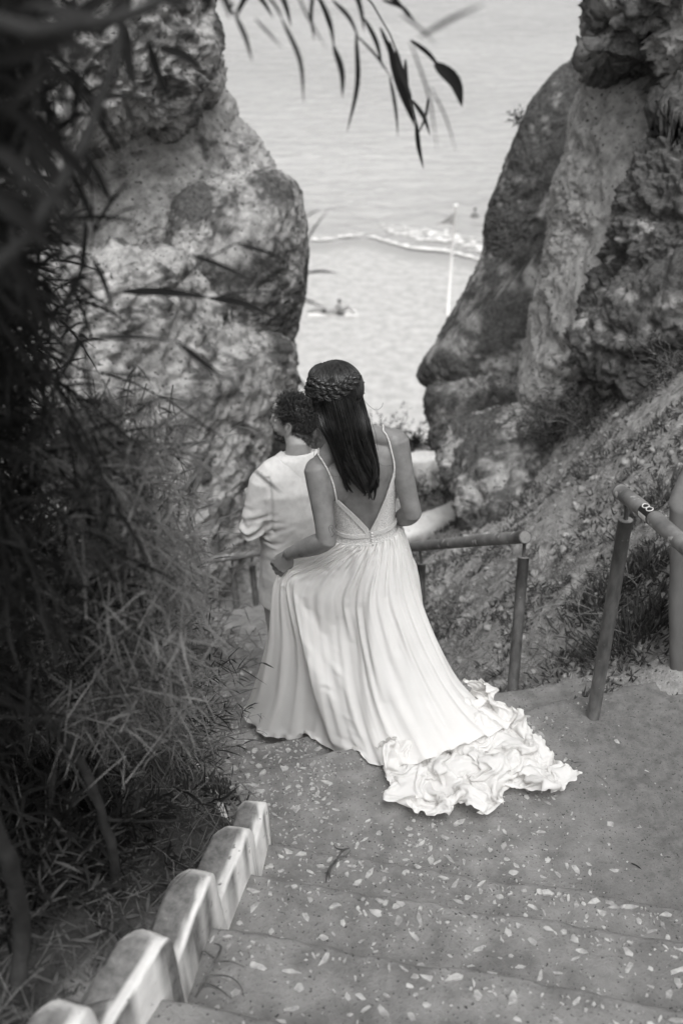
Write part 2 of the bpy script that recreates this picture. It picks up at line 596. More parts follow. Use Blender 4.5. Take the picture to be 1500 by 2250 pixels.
# ---- ground of the gully: heightfield through measured spots (thin-plate spline)
GP = [  # right bank
    at(1500, 1480, 3.14), at(1400, 1430, 3.45), at(1450, 1200, 4.05), at(1450, 1000, 4.9), at(1500, 800, 6.0), at(1300, 1200, 4.7), at(1300, 1000, 5.8),
    at(1300, 860, 7.0), at(1150, 1300, 4.7), at(1150, 1150, 6.2), at(1020, 1300, 5.3), at(1000, 1200, 6.3), at(1180, 1450, 3.85), at(1050, 1450, 4.25),
    at(1160, 1545, 3.35), at(1060, 1100, 7.6), at(1250, 1400, 3.9),
    A(3.2, 3.5, -2.2), A(3.6, 5, -1.6), A(3.8, 7, -1.2), A(2.4, 2.6, -2.55), A(2.6, 1.2, -2.2), A(2.5, -1, -1.4), A(4.5, 9, -1.5), A(3.0, 8.5, -2.6),
    # under the steps
    A(0, 2.2, -3.0), A(0.8, 2.2, -3.0), A(0.3, 1.2, -2.5), A(0.8, 1.2, -2.5), A(0.3, 0, -1.9), A(0.3, -1.5, -1.1), A(0, 3.2, -3.35), A(0.4, 3.3, -3.35),
    A(-0.2, 4.2, -3.95), A(0.2, 4.3, -3.95), A(-0.45, 5.3, -4.55), A(0.1, 5.4, -4.6), A(-0.8, 6.6, -5.4), A(-0.3, 6.6, -5.4),
    # left bank
    at(450, 1720, 2.45), at(300, 1850, 1.9), at(150, 2000, 1.5), at(0, 1800, 2.0), at(0, 1500, 2.7), at(200, 1500, 3.1), at(300, 1300, 4.2), at(100, 1200, 4.7),
    at(400, 1200, 5.4), at(440, 1420, 4.6), at(0, 1000, 6.2), A(-0.62, 2.75, -2.86), A(-0.95, 3.9, -3.55), A(-1.3, 5.2, -4.3), A(-1.6, 6.6, -5.1),
    A(-0.75, 0.9, -1.72), A(-0.9, 0.2, -1.4), A(-2, 1.2, -1.3), A(-3.5, 3, -1.5), A(-4, 6, -1.9), A(-3, 8, -2.8), A(-1.5, -1, -0.9),
    A(-.50, 2.25, -2.56), A(-.52, 1.98, -2.40), A(-.58, 1.72, -2.24), A(-.64, 1.42, -2.08), A(-.74, 1.15, -1.92), A(-.72, 2.5, -2.66),
    # further down to the lip above the beach
    A(-1.0, 7.6, -5.72), A(0.3, 7.6, -5.4), at(900, 1190, 8.0), at(950, 1165, 8.5), at(760, 1135, 8.6), A(-0.6, 8.8, -5.7), at(850, 985, 10.0), at(700, 1000, 10.0), at(930, 985, 9.6),
    A(-1.5, 9.5, -5.6), A(2.2, 9.5, -4.6), A(0, 11.2, -6.8), A(2, 11.5, -7), A(-2, 11.5, -7), A(0, 13, -9.5), A(3, 13, -9.5), A(-3, 13, -9.5),
]
GP = np.array(GP)
GP = GP[np.unique(np.round(GP[:, :2], 3), axis=0, return_index=True)[1]]


def _tps(r): return np.where(r > 1e-9, r * r * np.log(r + 1e-12), 0)


_n = len(GP)
_K = _tps(np.linalg.norm(GP[:, None, :2] - GP[None, :, :2], axis=2)) + 0.02 * np.eye(_n)
_P = np.concatenate([np.ones((_n, 1)), GP[:, :2]], 1)
_W = np.linalg.solve(np.block([[_K, _P], [_P.T, np.zeros((3, 3))]]), np.concatenate([GP[:, 2], np.zeros(3)]))


def ground_z(x, y):
    x = np.asarray(x, float); y = np.asarray(y, float)
    q = np.stack([x.ravel(), y.ravel()], 1)
    out = _W[_n] + q @ _W[_n + 1:]
    for s in range(0, len(q), 40000):
        out[s:s + 40000] += _tps(np.linalg.norm(q[s:s + 40000, None] - GP[None, :, :2], axis=2)) @ _W[:_n]
    return out.reshape(x.shape)


def left_edge(y): return np.interp(y, [-2, 0.3, 1.16, 1.43, 1.73, 2.0, 2.27, 2.52, 2.77, 3.9, 5, 7.5], [-0.75, -0.62, -0.50, -0.41, -0.35, -0.28, -0.25, -0.46, -0.57, -0.92, -1.22, -1.95])
def right_edge(y): return np.interp(y, [-2, 2.9, 3.2, 3.84, 4.95, 6, 7, 8], [2.0, 2.0, 0.66, 0.44, 0.14, -0.10, -0.38, -0.7])
def n_line(k, x): return np.interp(k, range(1, 11), [2.13, 1.885, 1.575, 1.26, 0.96, 0.66, 0.36, 0.06, -0.24, -0.54]) - 0.19 * x
def l_line(k, x): return 2.75 + 0.30 * x + 0.29 * (k - 1)


def stair_z(x, y):
    """Height of the tread at a spot (nan off the steps)."""
    x, y = np.broadcast_arrays(np.asarray(x, float), np.asarray(y, float))
    z = np.full(x.shape, -2.8)
    for k in range(1, 10): z = np.where(y < n_line(k, x), -2.8 + 0.16 * k, z)
    for k in range(1, 18): z = np.where(y > l_line(k, x), -2.8 - 0.16 * k, z)
    off = (x < left_edge(y)) | (x > right_edge(y)) | (y > l_line(17, x) + 0.5)
    return np.where(off, np.nan, z)


def lumps(p):
    d1, d2 = worley(p * 5.2)
    b1, _b = worley(p * 11 + 0.4 * fbm(p * 6, 2)[:, None])
    return 0.034 * fbm(p * 3.0, 5, 0.55) + 0.014 * ridged(p * 14, 3) - 0.045 * sstep(0.34, 0.06, d1) + 0.030 * sstep(0.45, 0.1, b1) * sstep(-.1, .4, fbm(p * 1.7 + 9, 3))


def ground_part():
    xs = np.concatenate([np.linspace(-7, -3.3, 40), np.linspace(-3.25, 3.3, 262), np.linspace(3.4, 7, 40)])
    ys = np.concatenate([np.linspace(-3, 0.4, 40), np.linspace(0.42, 8.5, 310), np.linspace(8.55, 13, 80)])
    X, Y = np.meshgrid(xs, ys, indexing='ij')
    Z = ground_z(X, Y)
    p = np.stack([X, Y, Z], -1).reshape(-1, 3)
    L = lumps(p).reshape(X.shape)
    s = stair_z(X, Y)
    near = np.zeros_like(X)
    cov = ~np.isnan(s)
    flat = sstep(-0.15, 0.12, (Y - l_line(1, X))) * (X > 0.7) + (X <= 0.7)
    Z = Z + L * (0.35 + 0.65 * flat)
    Z = np.where(cov, np.minimum(Z, s - 0.09), Z)
    V = np.stack([X, Y, Z], -1).reshape(-1, 3)
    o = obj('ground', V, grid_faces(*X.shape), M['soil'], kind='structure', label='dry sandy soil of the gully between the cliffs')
    sandy = sstep(-0.1, 0.35, fbm(p * 1.1, 3)) * 0.8 * sstep(-.9, .2, p[:, 0])
    attr(o, 'sandy', np.clip(sandy + sstep(0.35, -0.2, np.abs(p[:, 1] - l_line(1, p[:, 0])) - 0.1) * (p[:, 0] > 0.6), 0, 1))
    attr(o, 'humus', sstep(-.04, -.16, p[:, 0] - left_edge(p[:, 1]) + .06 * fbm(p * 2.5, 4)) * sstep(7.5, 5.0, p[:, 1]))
    # the slope from the lip down to the beach
    xs = np.linspace(-16, 18, 120); ys = np.linspace(12.6, 27, 60)
    X, Y = np.meshgrid(xs, ys, indexing='ij')
    b = sstep(12.6, 25, Y)
    Z = ground_z(np.clip(X, -6, 6), np.full_like(X, 12.8)) * (1 - b) + -20.4 * b
    p = np.stack([X, Y, Z], -1).reshape(-1, 3)
    V = np.stack([X, Y, Z + 0.25 * fbm(p * 0.8, 4).reshape(X.shape) - 0.15], -1).reshape(-1, 3)
    o = obj('slope', V, grid_faces(*X.shape), M['soil'], kind='structure', label='steep dry slope falling to the beach')
    attr(o, 'sandy', np.full(len(V), 0.3))


ground_part()

# ---- cliffs: closed bodies of rock, each given by an outline at its own distance and a thickness


def rock(name, outline, centre, front, back, n=258, e=0.75, amp=0.16, freq=1.4, pits=0.05, pit_f=3.0, strata=0.0, strata_f=3.0, crust=0.5, crust_f=1.6, label=None, wrap=1.35,
         crust_fn=None, seed=0.0, edge_amp=1.0, cracks=0.0):
    O = np.array([at(*q) for q in outline]); c = at(*centre)
    O = even(np.vstack([catmull(O, 600, True), catmull(O, 600, True)[:1]]), 721)[:-1]
    ang0 = np.arctan2(*( (O - c) @ np.stack([CAM_UP, A(1, 0, 0)], 1)).T)
    order = np.argsort(ang0)
    ang0, O = ang0[order], O[order]
    s = np.linspace(-1, 1, n)
    a, b = np.meshgrid(s, s, indexing='ij')
    big = np.abs(a) > np.abs(b)
    r = np.where(big, np.abs(a), np.abs(b))
    with np.errstate(divide='ignore', invalid='ignore'):
        th = np.where(big, (math.pi / 4) * b / np.where(a == 0, 1, a) + np.where(a < 0, math.pi, 0), math.pi / 2 - (math.pi / 4) * a / np.where(b == 0, 1, b) + np.where(b < 0, math.pi, 0))
    th = (th + math.pi) % (2 * math.pi) - math.pi
    rad = np.stack([np.interp(th.ravel(), ang0, O[:, k], period=2 * math.pi) for k in range(3)], 1).reshape(n, n, 3) - c
    al = r * wrap * math.pi / 2
    inp = np.sin(np.clip(al, 0, math.pi)) ** e
    dep = np.sign(np.cos(al)) * np.abs(np.cos(al)) ** e
    nrm = unit(A(-c[0] * 0.6, -c[1], 0.35 * c[1]))
    P = c + rad * inp[..., None] + nrm * (np.where(dep > 0, front, back) * dep)[..., None]
    N = grid_normals(P)
    if np.mean(np.sum(N * nrm, -1)[n // 3:2 * n // 3, n // 3:2 * n // 3]) < 0: N = -N
    q = P.reshape(-1, 3) + seed
    w = fbm(q * freq * 0.5, 3).reshape(n, n)
    d = amp * (0.7 * fbm(q * freq, 6, 0.5) + 0.45 * (ridged(q * freq * 1.7 + 4, 5, 0.55) - 0.8))
    if strata:
        zz = q[:, 2] * strata_f + 0.6 * fbm(q * 0.9, 3)
        saw = zz - np.floor(zz)
        d += strata * (saw ** 2 - 0.4) * sstep(-0.5, 0.4, fbm(q * 0.8 + 3, 2))
    if pits:
        d1, _ = worley(q * A(1, 1, 1.4) * pit_f + 0.25 * fbm(q * 6, 2)[:, None])
        msk = sstep(-0.15, 0.5, fbm(q * 0.9 + 31, 3))
        d -= pits * sstep(0.42, 0.05, d1) * msk * 1.6
        d1, _ = worley(q * pit_f * 3.1)
        d -= pits * 0.35 * sstep(0.4, 0.05, d1) * (0.4 + msk)
    if cracks:
        d1, d2 = worley(q * A(1.3, 1.3, .8) * 1.3 + 0.35 * fbm(q * 2.2, 3)[:, None])
        d -= cracks * sstep(0.10, 0.0, d2 - d1)
    d += 0.016 * fbm(q * 8, 4, 0.65) + 0.012 * ridged(q * 19 + 3, 3, 0.6)
    d1, _ = worley(q * 13)
    d -= 0.022 * sstep(0.36, 0.1, d1) * sstep(-.1, .35, fbm(q * 2.3 + 11, 3))
    d = d.reshape(n, n)
    d = d * np.where(r > 0.55, edge_amp, 1.0)
    Pd = P + N * d[..., None]
    F = grid_faces(n, n)
    if np.sum(np.cross(Pd[1, 0] - Pd[0, 0], Pd[0, 1] - Pd[0, 0]) * 1.0) is None: pass
    o = obj(name, Pd.reshape(-1, 3), F, M['rock'], kind='structure', label=label)
    f = fbm(q * crust_f + 7, 5, 0.6) + 0.9 * (crust - 0.5) * 2
    if crust_fn is not None: f = f + crust_fn(P.reshape(-1, 3))
    f = f + d.ravel() / max(amp, 0.05) * 0.25
    attr(o, 'crust', sstep(-0.30, 0.34, f + 0.35 * fbm(q * 9 + 3, 4, 0.6)))
    return o


rock('cliff', [(-420, -500, 8.0), (150, -620, 9), (440, -480, 9.8), (468, 0, 9.7), (482, 100, 9.7), (488, 195, 9.6), (440, 245, 9.4), (385, 300, 9.2), (300, 285, 8.9), (200, 340, 8.6), (170, 440, 8.4),
     (0, 560, 7.8), (-420, 620, 7.0)], (120, 30, 8.8), 0.9, 1.6, n=292, e=0.6, amp=0.10, freq=1.6, pits=0.05, pit_f=2.6, strata=0.05, strata_f=2.2, crust=0.42, crust_f=2.6, cracks=0.06,
     label='upper left cliff with cracked weathered face above an overhang')
rock('cliff', [(60, 320, 8.9), (300, 240, 9.4), (440, 215, 9.8), (492, 205, 9.9), (530, 270, 9.9), (565, 320, 9.9), (600, 378, 9.8), (630, 440, 9.7), (520, 500, 9.4), (350, 560, 9.0), (150, 640, 8.7), (-100, 620, 8.3),
     (-100, 420, 8.3)], (320, 420, 9.4), 0.45, 1.4, n=258, e=0.6, amp=0.08, freq=1.6, pits=0.05, pit_f=3.6, strata=0.03, strata_f=3, crust=0.20, crust_f=2.4,
     label='pale hollow sandstone band under the overhang on the left')
rock('cliff', [(385, 470, 8.9), (420, 415, 9.1), (520, 382, 9.4), (602, 376, 9.5), (648, 408, 9.5), (667, 480, 9.5), (673, 560, 9.5), (669, 640, 9.5), (656, 700, 9.4), (641, 742, 9.4), (570, 765, 9.1),
     (440, 740, 8.8), (370, 620, 8.7)], (520, 570, 9.0), 0.55, 1.3, n=240, e=0.55, amp=0.055, freq=1.5, pits=0.03, pit_f=4, crust=0.50, crust_f=1.7, edge_amp=0.6,
     crust_fn=lambda P: 0.35 * fbm(P * A(7, 7, 0.5), 3), label='smooth dark bulge of the left cliff beside the sea')
rock('cliff', [(-300, 560, 6.6), (100, 560, 7.6), (380, 560, 8.4), (520, 690, 8.9), (610, 735, 9.1), (640, 750, 9.2), (645, 800, 9.2), (636, 850, 9.1), (600, 905, 8.9), (580, 1000, 8.6), (560, 1090, 8.3), (520, 1230, 7.8),
     (400, 1360, 6.9), (200, 1400, 6.0), (-300, 1350, 5.2)], (220, 950, 7.3), 0.75, 1.6, n=344, e=0.62, amp=0.085, freq=2.0, pits=0.07, pit_f=3.8, crust=0.34, crust_f=3.2,
     label='pitted lower part of the left cliff')
rock('cliff', [(540, 780, 9.9), (625, 790, 10.2), (640, 850, 10.2), (660, 890, 10.2), (700, 930, 10.1), (725, 1000, 9.9), (715, 1060, 9.7), (560, 1100, 9.4), (500, 950, 9.5)], (610, 950, 9.8), 0.3, 0.8, n=129, amp=0.10, freq=2.2,
     pits=0.05, crust=0.75, label='dark rock at the foot of the left cliff behind the groom')

rock('cliff', [(1560, -150, 11.6), (1420, 60, 11.4), (1312, 108, 11.4), (1255, 145, 11.4), (1200, 190, 11.3), (1150, 270, 11.2), (1110, 370, 11.1), (1070, 470, 11.0), (1062, 560, 10.9), (1022, 640, 10.8), (968, 745, 10.7),
     (921, 815, 10.6), (938, 850, 10.5), (990, 880, 10.4), (1150, 905, 10.2), (1330, 850, 10.2), (1600, 500, 10.6)], (1220, 520, 10.9), 0.7, 1.5, n=283, e=0.55, amp=0.07, freq=1.5, pits=0.04, pit_f=4.5, crust=0.66, crust_f=2.2,
     edge_amp=0.7, label='tall dark slab of the right cliff leaning over the beach')
rock('cliff', [(942, 870, 10.0), (960, 850, 10.0), (1060, 830, 9.9), (1200, 840, 9.6), (1220, 930, 9.2), (1100, 1000, 9.2), (1000, 992, 9.5), (958, 982, 9.7), (945, 935, 9.9)], (1060, 915, 9.5), 0.35, 0.7, n=146, e=0.6, amp=0.06, freq=2.2,
     pits=0.05, pit_f=4, crust=0.50, label='undercut foot of the dark right slab')
rock('cliff', [(1470, 60, 8.9), (1350, 130, 9.0), (1275, 200, 9.1), (1255, 320, 9.0), (1218, 400, 9.0), (1212, 500, 8.9), (1196, 600, 8.8), (1172, 690, 8.7), (1160, 760, 8.5), (1142, 880, 8.2), (1175, 930, 8.0), (1290, 860, 7.8),
     (1420, 760, 7.6), (1560, 560, 7.8), (1620, 250, 8.4)], (1340, 480, 8.4), 0.55, 1.4, n=292, e=0.55, amp=0.085, freq=1.9, pits=0.05, pit_f=4.2, crust=0.10, crust_f=1.8, edge_amp=0.7, strata=0.02,
     label='pale rough middle buttress of the right cliff')
rock('cliff', [(1900, 60, 7.2), (1560, 150, 7.5), (1440, 215, 7.7), (1452, 300, 7.6), (1400, 380, 7.5), (1352, 500, 7.4), (1330, 600, 7.3), (1290, 680, 7.2), (1262, 760, 7.1), (1300, 850, 6.9), (1420, 880, 6.6), (1560, 860, 6.4),
     (1900, 800, 6.0)], (1560, 520, 6.9), 0.7, 1.5, n=292, e=0.6, amp=0.13, freq=2.1, pits=0.06, pit_f=4.0, crust=0.72, crust_f=2.4, strata=0.04, strata_f=3.2, cracks=0.03,
     label='dark crusted rock face at the right')
rock('cliff', [(1900, -420, 8.0), (1420, -360, 8.5), (1330, -160, 8.6), (1308, 10, 8.5), (1302, 58, 8.4), (1322, 90, 8.4), (1290, 128, 8.3), (1345, 150, 8.2), (1400, 120, 8.2), (1450, 175, 8.0), (1520, 190, 7.8), (1900, 200, 7.3)],
     (1520, -40, 7.9), 0.65, 1.3, n=240, e=0.6, amp=0.16, freq=2.3, pits=0.10, pit_f=3.2, strata=0.12, strata_f=3.4, crust=0.50, crust_f=2.0, label='ragged layered overhang at the top of the right cliff')
rock('boulder', [(972, 965, 7.9), (1012, 930, 8.0), (1080, 918, 7.9), (1150, 905, 7.7), (1215, 905, 7.4), (1230, 980, 7.0), (1190, 1090, 6.7), (1165, 1180, 6.5), (1080, 1185, 6.6), (1020, 1160, 6.9), (1000, 1090, 7.2), (976, 1030, 7.6)],
     (1095, 1040, 7.15), 0.32, 0.7, n=189, e=0.6, amp=0.08, freq=2.4, pits=0.05, pit_f=5, crust=0.62, crust_f=2.4, label='dark crusted boulder beside the white parapet')
for o_ in bpy.data.objects:
    if o_.name.startswith('boulder'):
        del o_['kind']; tag(o_, 'large dark crusted boulder beside the white parapet below the right cliff', 'boulder')
# ================================================================ STAIRS, kerb, walls, rails
stairs = empty('stairs', (0, 2.2, -2.8), 'worn concrete stairs set with pale stone chips, turning left at a landing', kind='structure')


def step_mesh(xl, xr, front, back, z, seed, nu=170, nv=26, rise=0.30):
    """front / back: functions x -> y of the nosing (downhill side) and of the uphill edge."""
    u = np.linspace(0, 1, nu)
    xf = xl[0] + (xr[0] - xl[0]) * u; xb = xl[1] + (xr[1] - xl[1]) * u
    Pf = np.stack([xf, front(xf), np.full(nu, z)], 1); Pb = np.stack([xb, back(xb), np.full(nu, z)], 1)
    v = np.linspace(0, 1, nv)
    P = Pb[:, None] + (Pf - Pb)[:, None] * v[None, :, None]
    out = unit(Pf - Pb)
    wob = 0.013 * fbm(np.stack([xf * 3.1, xf * 0 + seed, xf * 0], 1), 3) + 0.010 * fbm(np.stack([xf * 13, xf * 0 + seed, xf * 0], 1), 2)
    P += out[:, None] * (wob[:, None] * (v ** 6)[None])[..., None]
    q = P.reshape(-1, 3)
    rough = sstep(.75, 1.25, q[:, 0] + .25 * fbm(q * 2.2, 4)) * sstep(1.95, 2.2, q[:, 1])
    P[..., 2] += (rough * (.012 * fbm(q * 9, 4) + .007 * ridged(q * 24, 3))).reshape(nu, nv)
    P[..., 2] += (0.007 * fbm(q * 3.2, 4) + 0.0028 * fbm(q * 22, 4)).reshape(nu, nv) - (v ** 9)[None] * 0.006
    nose = []
    r = 0.02
    wear = 0.018 * np.abs(fbm(np.stack([xf * 5, xf * 0 + seed + 3, xf * 0], 1), 3))
    for k, a in enumerate((0.3, 0.7, 1.1, 1.5708)):
        q = P[:, -1] if k == 0 else q0
        q0 = P[:, -1]
        nose.append(q0 + out * (r * math.sin(a)) - A(0, 0, 1) * ((r + wear) * (1 - math.cos(a)))[:, None])
    ris = [nose[-1] - A(0, 0, 1) * (h - r) + out * 0.004 * fbm(np.stack([xf * 5, xf * 0 + h * 9, xf * 0], 1), 3)[:, None] for h in np.linspace(0.04, rise, 6)]
    G = np.concatenate([P, np.stack(nose, 1), np.stack(ris, 1)], 1)
    return G


STEP = {}


def add_step(key, xl, xr, front, back, z, label=None):
    G = step_mesh(xl, xr, front, back, z, key * 3.7 + 50, nu=220 if key == 0 else 150, nv=60 if key == 0 else 18)
    o = obj('landing' if key == 0 else 'step', G.reshape(-1, 3), grid_faces(*G.shape[:2])[:, ::-1], M['concrete'], stairs)
    p = G.reshape(-1, 3)
    sand = sstep(0.62, 1.15, p[:, 0] + 0.25 * fbm(p * 2.2, 4)) if key >= 0 else np.zeros(len(p))
    attr(o, 'sandy', sand)
    STEP[key] = (o, xl, xr, front, back, z)


for k in range(9, 0, -1):
    yl = n_line(k, -0.3)
    le = float(left_edge(yl)) - 0.03
    add_step(k, (le, float(left_edge(n_line(k + 1, -0.3))) - 0.03), (2.0, 2.0), lambda x, k=k: n_line(k, x), lambda x, k=k: n_line(k + 1, x) - 0.06, -2.8 + 0.16 * k)
add_step(0, (-0.58, -0.33), (2.0, 2.0), lambda x: l_line(1, x), lambda x: n_line(1, x) - 0.06, -2.8)
for k in range(1, 18):
    yc = 2.75 + 0.29 * (k - 0.5)
    ll, rr = float(left_edge(yc)) - 0.05, float(right_edge(yc + 0.1))
    add_step(-k, (ll - 0.05, ll), (rr, rr), lambda x, k=k: l_line(k + 1, x), lambda x, k=k: l_line(k, x) - 0.06, -2.8 - 0.16 * k)

# pale stone chips set in the treads
chips = []
rng = np.random.default_rng(21)


def chip_z(x, y): return stair_z(x, y)


def chip_shape(c, size, ang, elong, h):
    n = rng.integers(5, 8)
    a = np.sort(np.linspace(0, 2 * math.pi, n, endpoint=False) + rng.uniform(-0.35, 0.35, n))
    r = size * rng.uniform(0.55, 1.15, n)
    P = np.stack([np.cos(a) * r * elong, np.sin(a) * r / elong], 1)
    ca, sa = math.cos(ang), math.sin(ang)
    P = P @ np.array([[ca, sa], [-sa, ca]])
    top = np.concatenate([P * 0.86, np.full((n, 1), h)], 1) + c
    top[:, 2] += rng.uniform(-0.0008, 0.0008, n)
    mid = np.concatenate([P, np.full((n, 1), h * 0.35)], 1) + c
    bot = np.concatenate([P * 1.02, np.full((n, 1), -0.012)], 1) + c
    V = np.concatenate([bot, mid, top])
    F = [np.arange(2 * n, 3 * n)[None], np.array([[i, (i + 1) % n, n + (i + 1) % n, n + i] for i in range(n)] + [[n + i, n + (i + 1) % n, 2 * n + (i + 1) % n, 2 * n + i] for i in range(n)])]
    return V, F


def surf(key, x, y, z):
    q = np.array([[x, y, z]])
    return z + float((0.007 * fbm(q * 3.2, 4) + 0.0022 * fbm(q * 26, 3))[0])


def scatter(key, count, xr, dens):
    o, xl, xrr, front, back, z = STEP[key]
    tries = 0; got = 0
    while got < count and tries < count * 30:
        tries += 1
        x = rng.uniform(*xr); f, b = float(front(np.array(x))), float(back(np.array(x))) + 0.08
        y = b + (f - b - 0.015) * rng.uniform(0, 1)
        if x < float(left_edge(y)) + 0.02 or x > float(right_edge(y)): continue
        v = (y - b) / (f - b)
        if rng.uniform() > dens(x, v): continue
        size = 0.0035 + 0.0155 * rng.uniform() ** 2.2
        if any((c[0] - x) ** 2 + (c[1] - y) ** 2 < (c[3] + size) ** 2 * 1.3 for c in chips[-400:] if c[4] == key): continue
        chips.append((x, y, surf(key, x, y, z), size, key)); got += 1


clump = lambda x, v: 0.35 + 0.65 * float(sstep(-0.2, 0.4, fbm(np.array([[x * 2.5, v * 1.5, 1.0]]), 2))[0])
scatter(0, 900, (-0.55, 1.3), lambda x, v: clump(x, v) * float(1 - 0.90 * sstep(0.48, 0.95, np.array(x))))
scatter(1, 240, (-0.3, 1.5), lambda x, v: 0.25 + 0.75 * v ** 2)
scatter(2, 200, (-0.3, 1.4), lambda x, v: 0.25 + 0.75 * v ** 2)
scatter(3, 160, (-0.35, 1.3), lambda x, v: 0.3 + 0.7 * v ** 2)
scatter(4, 90, (-0.4, 1.2), lambda x, v: 0.3 + 0.7 * v ** 2)
for k, c_ in ((1, 70), (2, 60), (3, 50), (4, 30)): scatter(k, c_, (-.3, 1.4), lambda x, v: 1.0 if v > .90 else 0.0)
for k in range(1, 9): scatter(-k, 300 if k < 5 else 90, (-1.7, 0.2), lambda x, v: 0.8)
proj = lambda c: c[3] / (c[1] * math.cos(PITCH) - c[2] * math.sin(PITCH))
under_train = lambda c: (c[4] in (0, -1)) and -0.02 < c[0] < 0.62 and c[1] > 2.42
chips = [c for c in chips if not under_train(c)]
chips.sort(key=proj, reverse=True)
rest = MB()
for i, (x, y, z, s, key) in enumerate(chips):
    V, F = chip_shape(A(x, y, z), s, rng.uniform(0, 6.28), rng.uniform(1.0, 1.9) ** .9, rng.uniform(0.0010, 0.0026))
    if i < 290: obj('stone_chip', V, F, M['chip'] if rng.uniform() < .72 else M['chip_dull'], STEP[key][0], smooth=False)
    else: rest.add(V, F)
for key, cnt, xr in ((0, 900, (-.55, 1.1)), (1, 260, (-.3, 1.5)), (2, 260, (-.3, 1.4)), (3, 200, (-.35, 1.3)), (4, 120, (-.4, 1.2)), (-1, 300, (-.7, .6)), (-2, 260, (-.8, .6)), (-3, 200, (-.9, .5))):
    o, xl, xrr, front, back, z = STEP[key]
    for _ in range(cnt):
        x = rng.uniform(*xr); f, b = float(front(np.array(x))), float(back(np.array(x))) + 0.08
        y = b + (f - b - .01) * rng.uniform()
        if x < float(left_edge(y)) + .02: continue
        rest.add(*chip_shape(A(x, y, surf(key, x, y, z)), .0015 + .004 * rng.uniform() ** 2, rng.uniform(0, 6.28), rng.uniform(1, 1.8), .0012))
rest.build('stone_chips', M['chip'], stairs, smooth=False, kind='stuff')

# ---- whitewashed kerb: stepped blocks with rounded noses along the left of the stairs
kerb = empty('stepped_kerb', (-0.4, 1.7, -2.4), 'stepped kerb of rounded concrete blocks with flaking white paint along the left of the stairs', 'kerb')


def kerb_block(corner, back, w, h, seed):
    """corner: the block's downhill top corner on the stair side; back: the uphill end of its top; rounded nose downhill."""
    c, b = np.asarray(corner), np.asarray(back)
    d = unit((c - b) * A(1, 1, 0)); sd = A(-d[1], d[0], 0)          # sd points left, away from the stairs
    L = np.linalg.norm((c - b)[:2])
    n = 22
    prof = [(-L, 0.0)] + [(-L + (L - 0.05) * t_, 0.0) for t_ in np.linspace(0.08, 1, 9)] + [(-0.05 + 0.05 * math.sin(a), -0.05 * (1 - math.cos(a))) for a in np.linspace(0.25, 1.5708, 7)] + \
           [(0.004, -0.05 - (h - 0.05) * t_) for t_ in np.linspace(0.12, 1, 9)]
    prof = np.array(prof)
    cols = np.concatenate([[0.0, 0.0, 0.0], [0.012], np.linspace(0.08, 1, 10), [1.0, 1.0]])
    drop = np.concatenate([[h * 1.6, h * .8, 0.010], [0.0] + [0.0] * 9 + [0.006], [h * .5, h]])
    G = np.zeros((len(prof), len(cols), 3))
    for j, (cc, dd) in enumerate(zip(cols, drop)):
        edge = 0.035 * max(0, cc - 0.75) / 0.25                    # the nose rounds off on the far side in plan too
        G[:, j] = c + d * (prof[:, :1] - edge * (prof[:, :1] > -0.12)) + sd * (cc * w - (0.045, .022, .004)[j] if j < 3 else cc * w) + A(0, 0, 1) * (prof[:, 1:] - dd)
    q = G.reshape(-1, 3)
    nz = np.stack([fbm(q * 9 + seed + k * 20, 4) for k in range(3)], 1)
    q = q + 0.0045 * nz + 0.006 * np.stack([fbm(q * 4 + seed + 50 + k * 20, 3) for k in range(3)], 1)
    jj = np.tile(np.arange(len(cols)), len(prof)); ii = np.repeat(np.arange(len(prof)), len(cols))
    top = (jj >= 3) & (ii < 12)
    u = np.tile(cols, len(prof))
    bare = np.where(jj >= 3, sstep(0.16, 0.30, u + 0.12 * fbm(q * 16 + seed, 4)) * sstep(0.01, 0.04, -prof[ii, 0] + 0.01 * fbm(q * 30, 2) - 0.006), sstep(0.12, 0.34, fbm(q * 8 + seed, 5, .6)))
    bare = np.where(ii >= 16, np.maximum(bare * 0.0, sstep(0.5, 0.9, u)), bare)
    o = obj('kerb_block', q, grid_faces(len(prof), len(cols)), M['whitewash'], kerb)
    attr(o, 'bare', bare)


KC = [(atz(425, 1650, -2.82), 0.10), (atz(458, 1692, -2.66), 0.10), (atz(586, 1748, -2.50), 0.09), (atz(551, 1806, -2.34), 0.095), (atz(470, 1902, -2.18), 0.095), (atz(372, 2040, -2.02), 0.095), (atz(200, 2192, -1.86), 0.10), (A(-.58, .86, -1.70), .10)]
for i, (c, w) in enumerate(KC):
    if i + 1 < len(KC):
        nx = KC[i + 1][0]
        b = A(nx[0], nx[1], c[2]) + unit((nx - c) * A(1, 1, 0)) * 0.05
        if i == 1: b = c + A(0.12, -0.28, 0)
    else: b = c + A(-0.05, -0.4, 0)
    kerb_block(c, b, w, 0.30, i * 3.3)

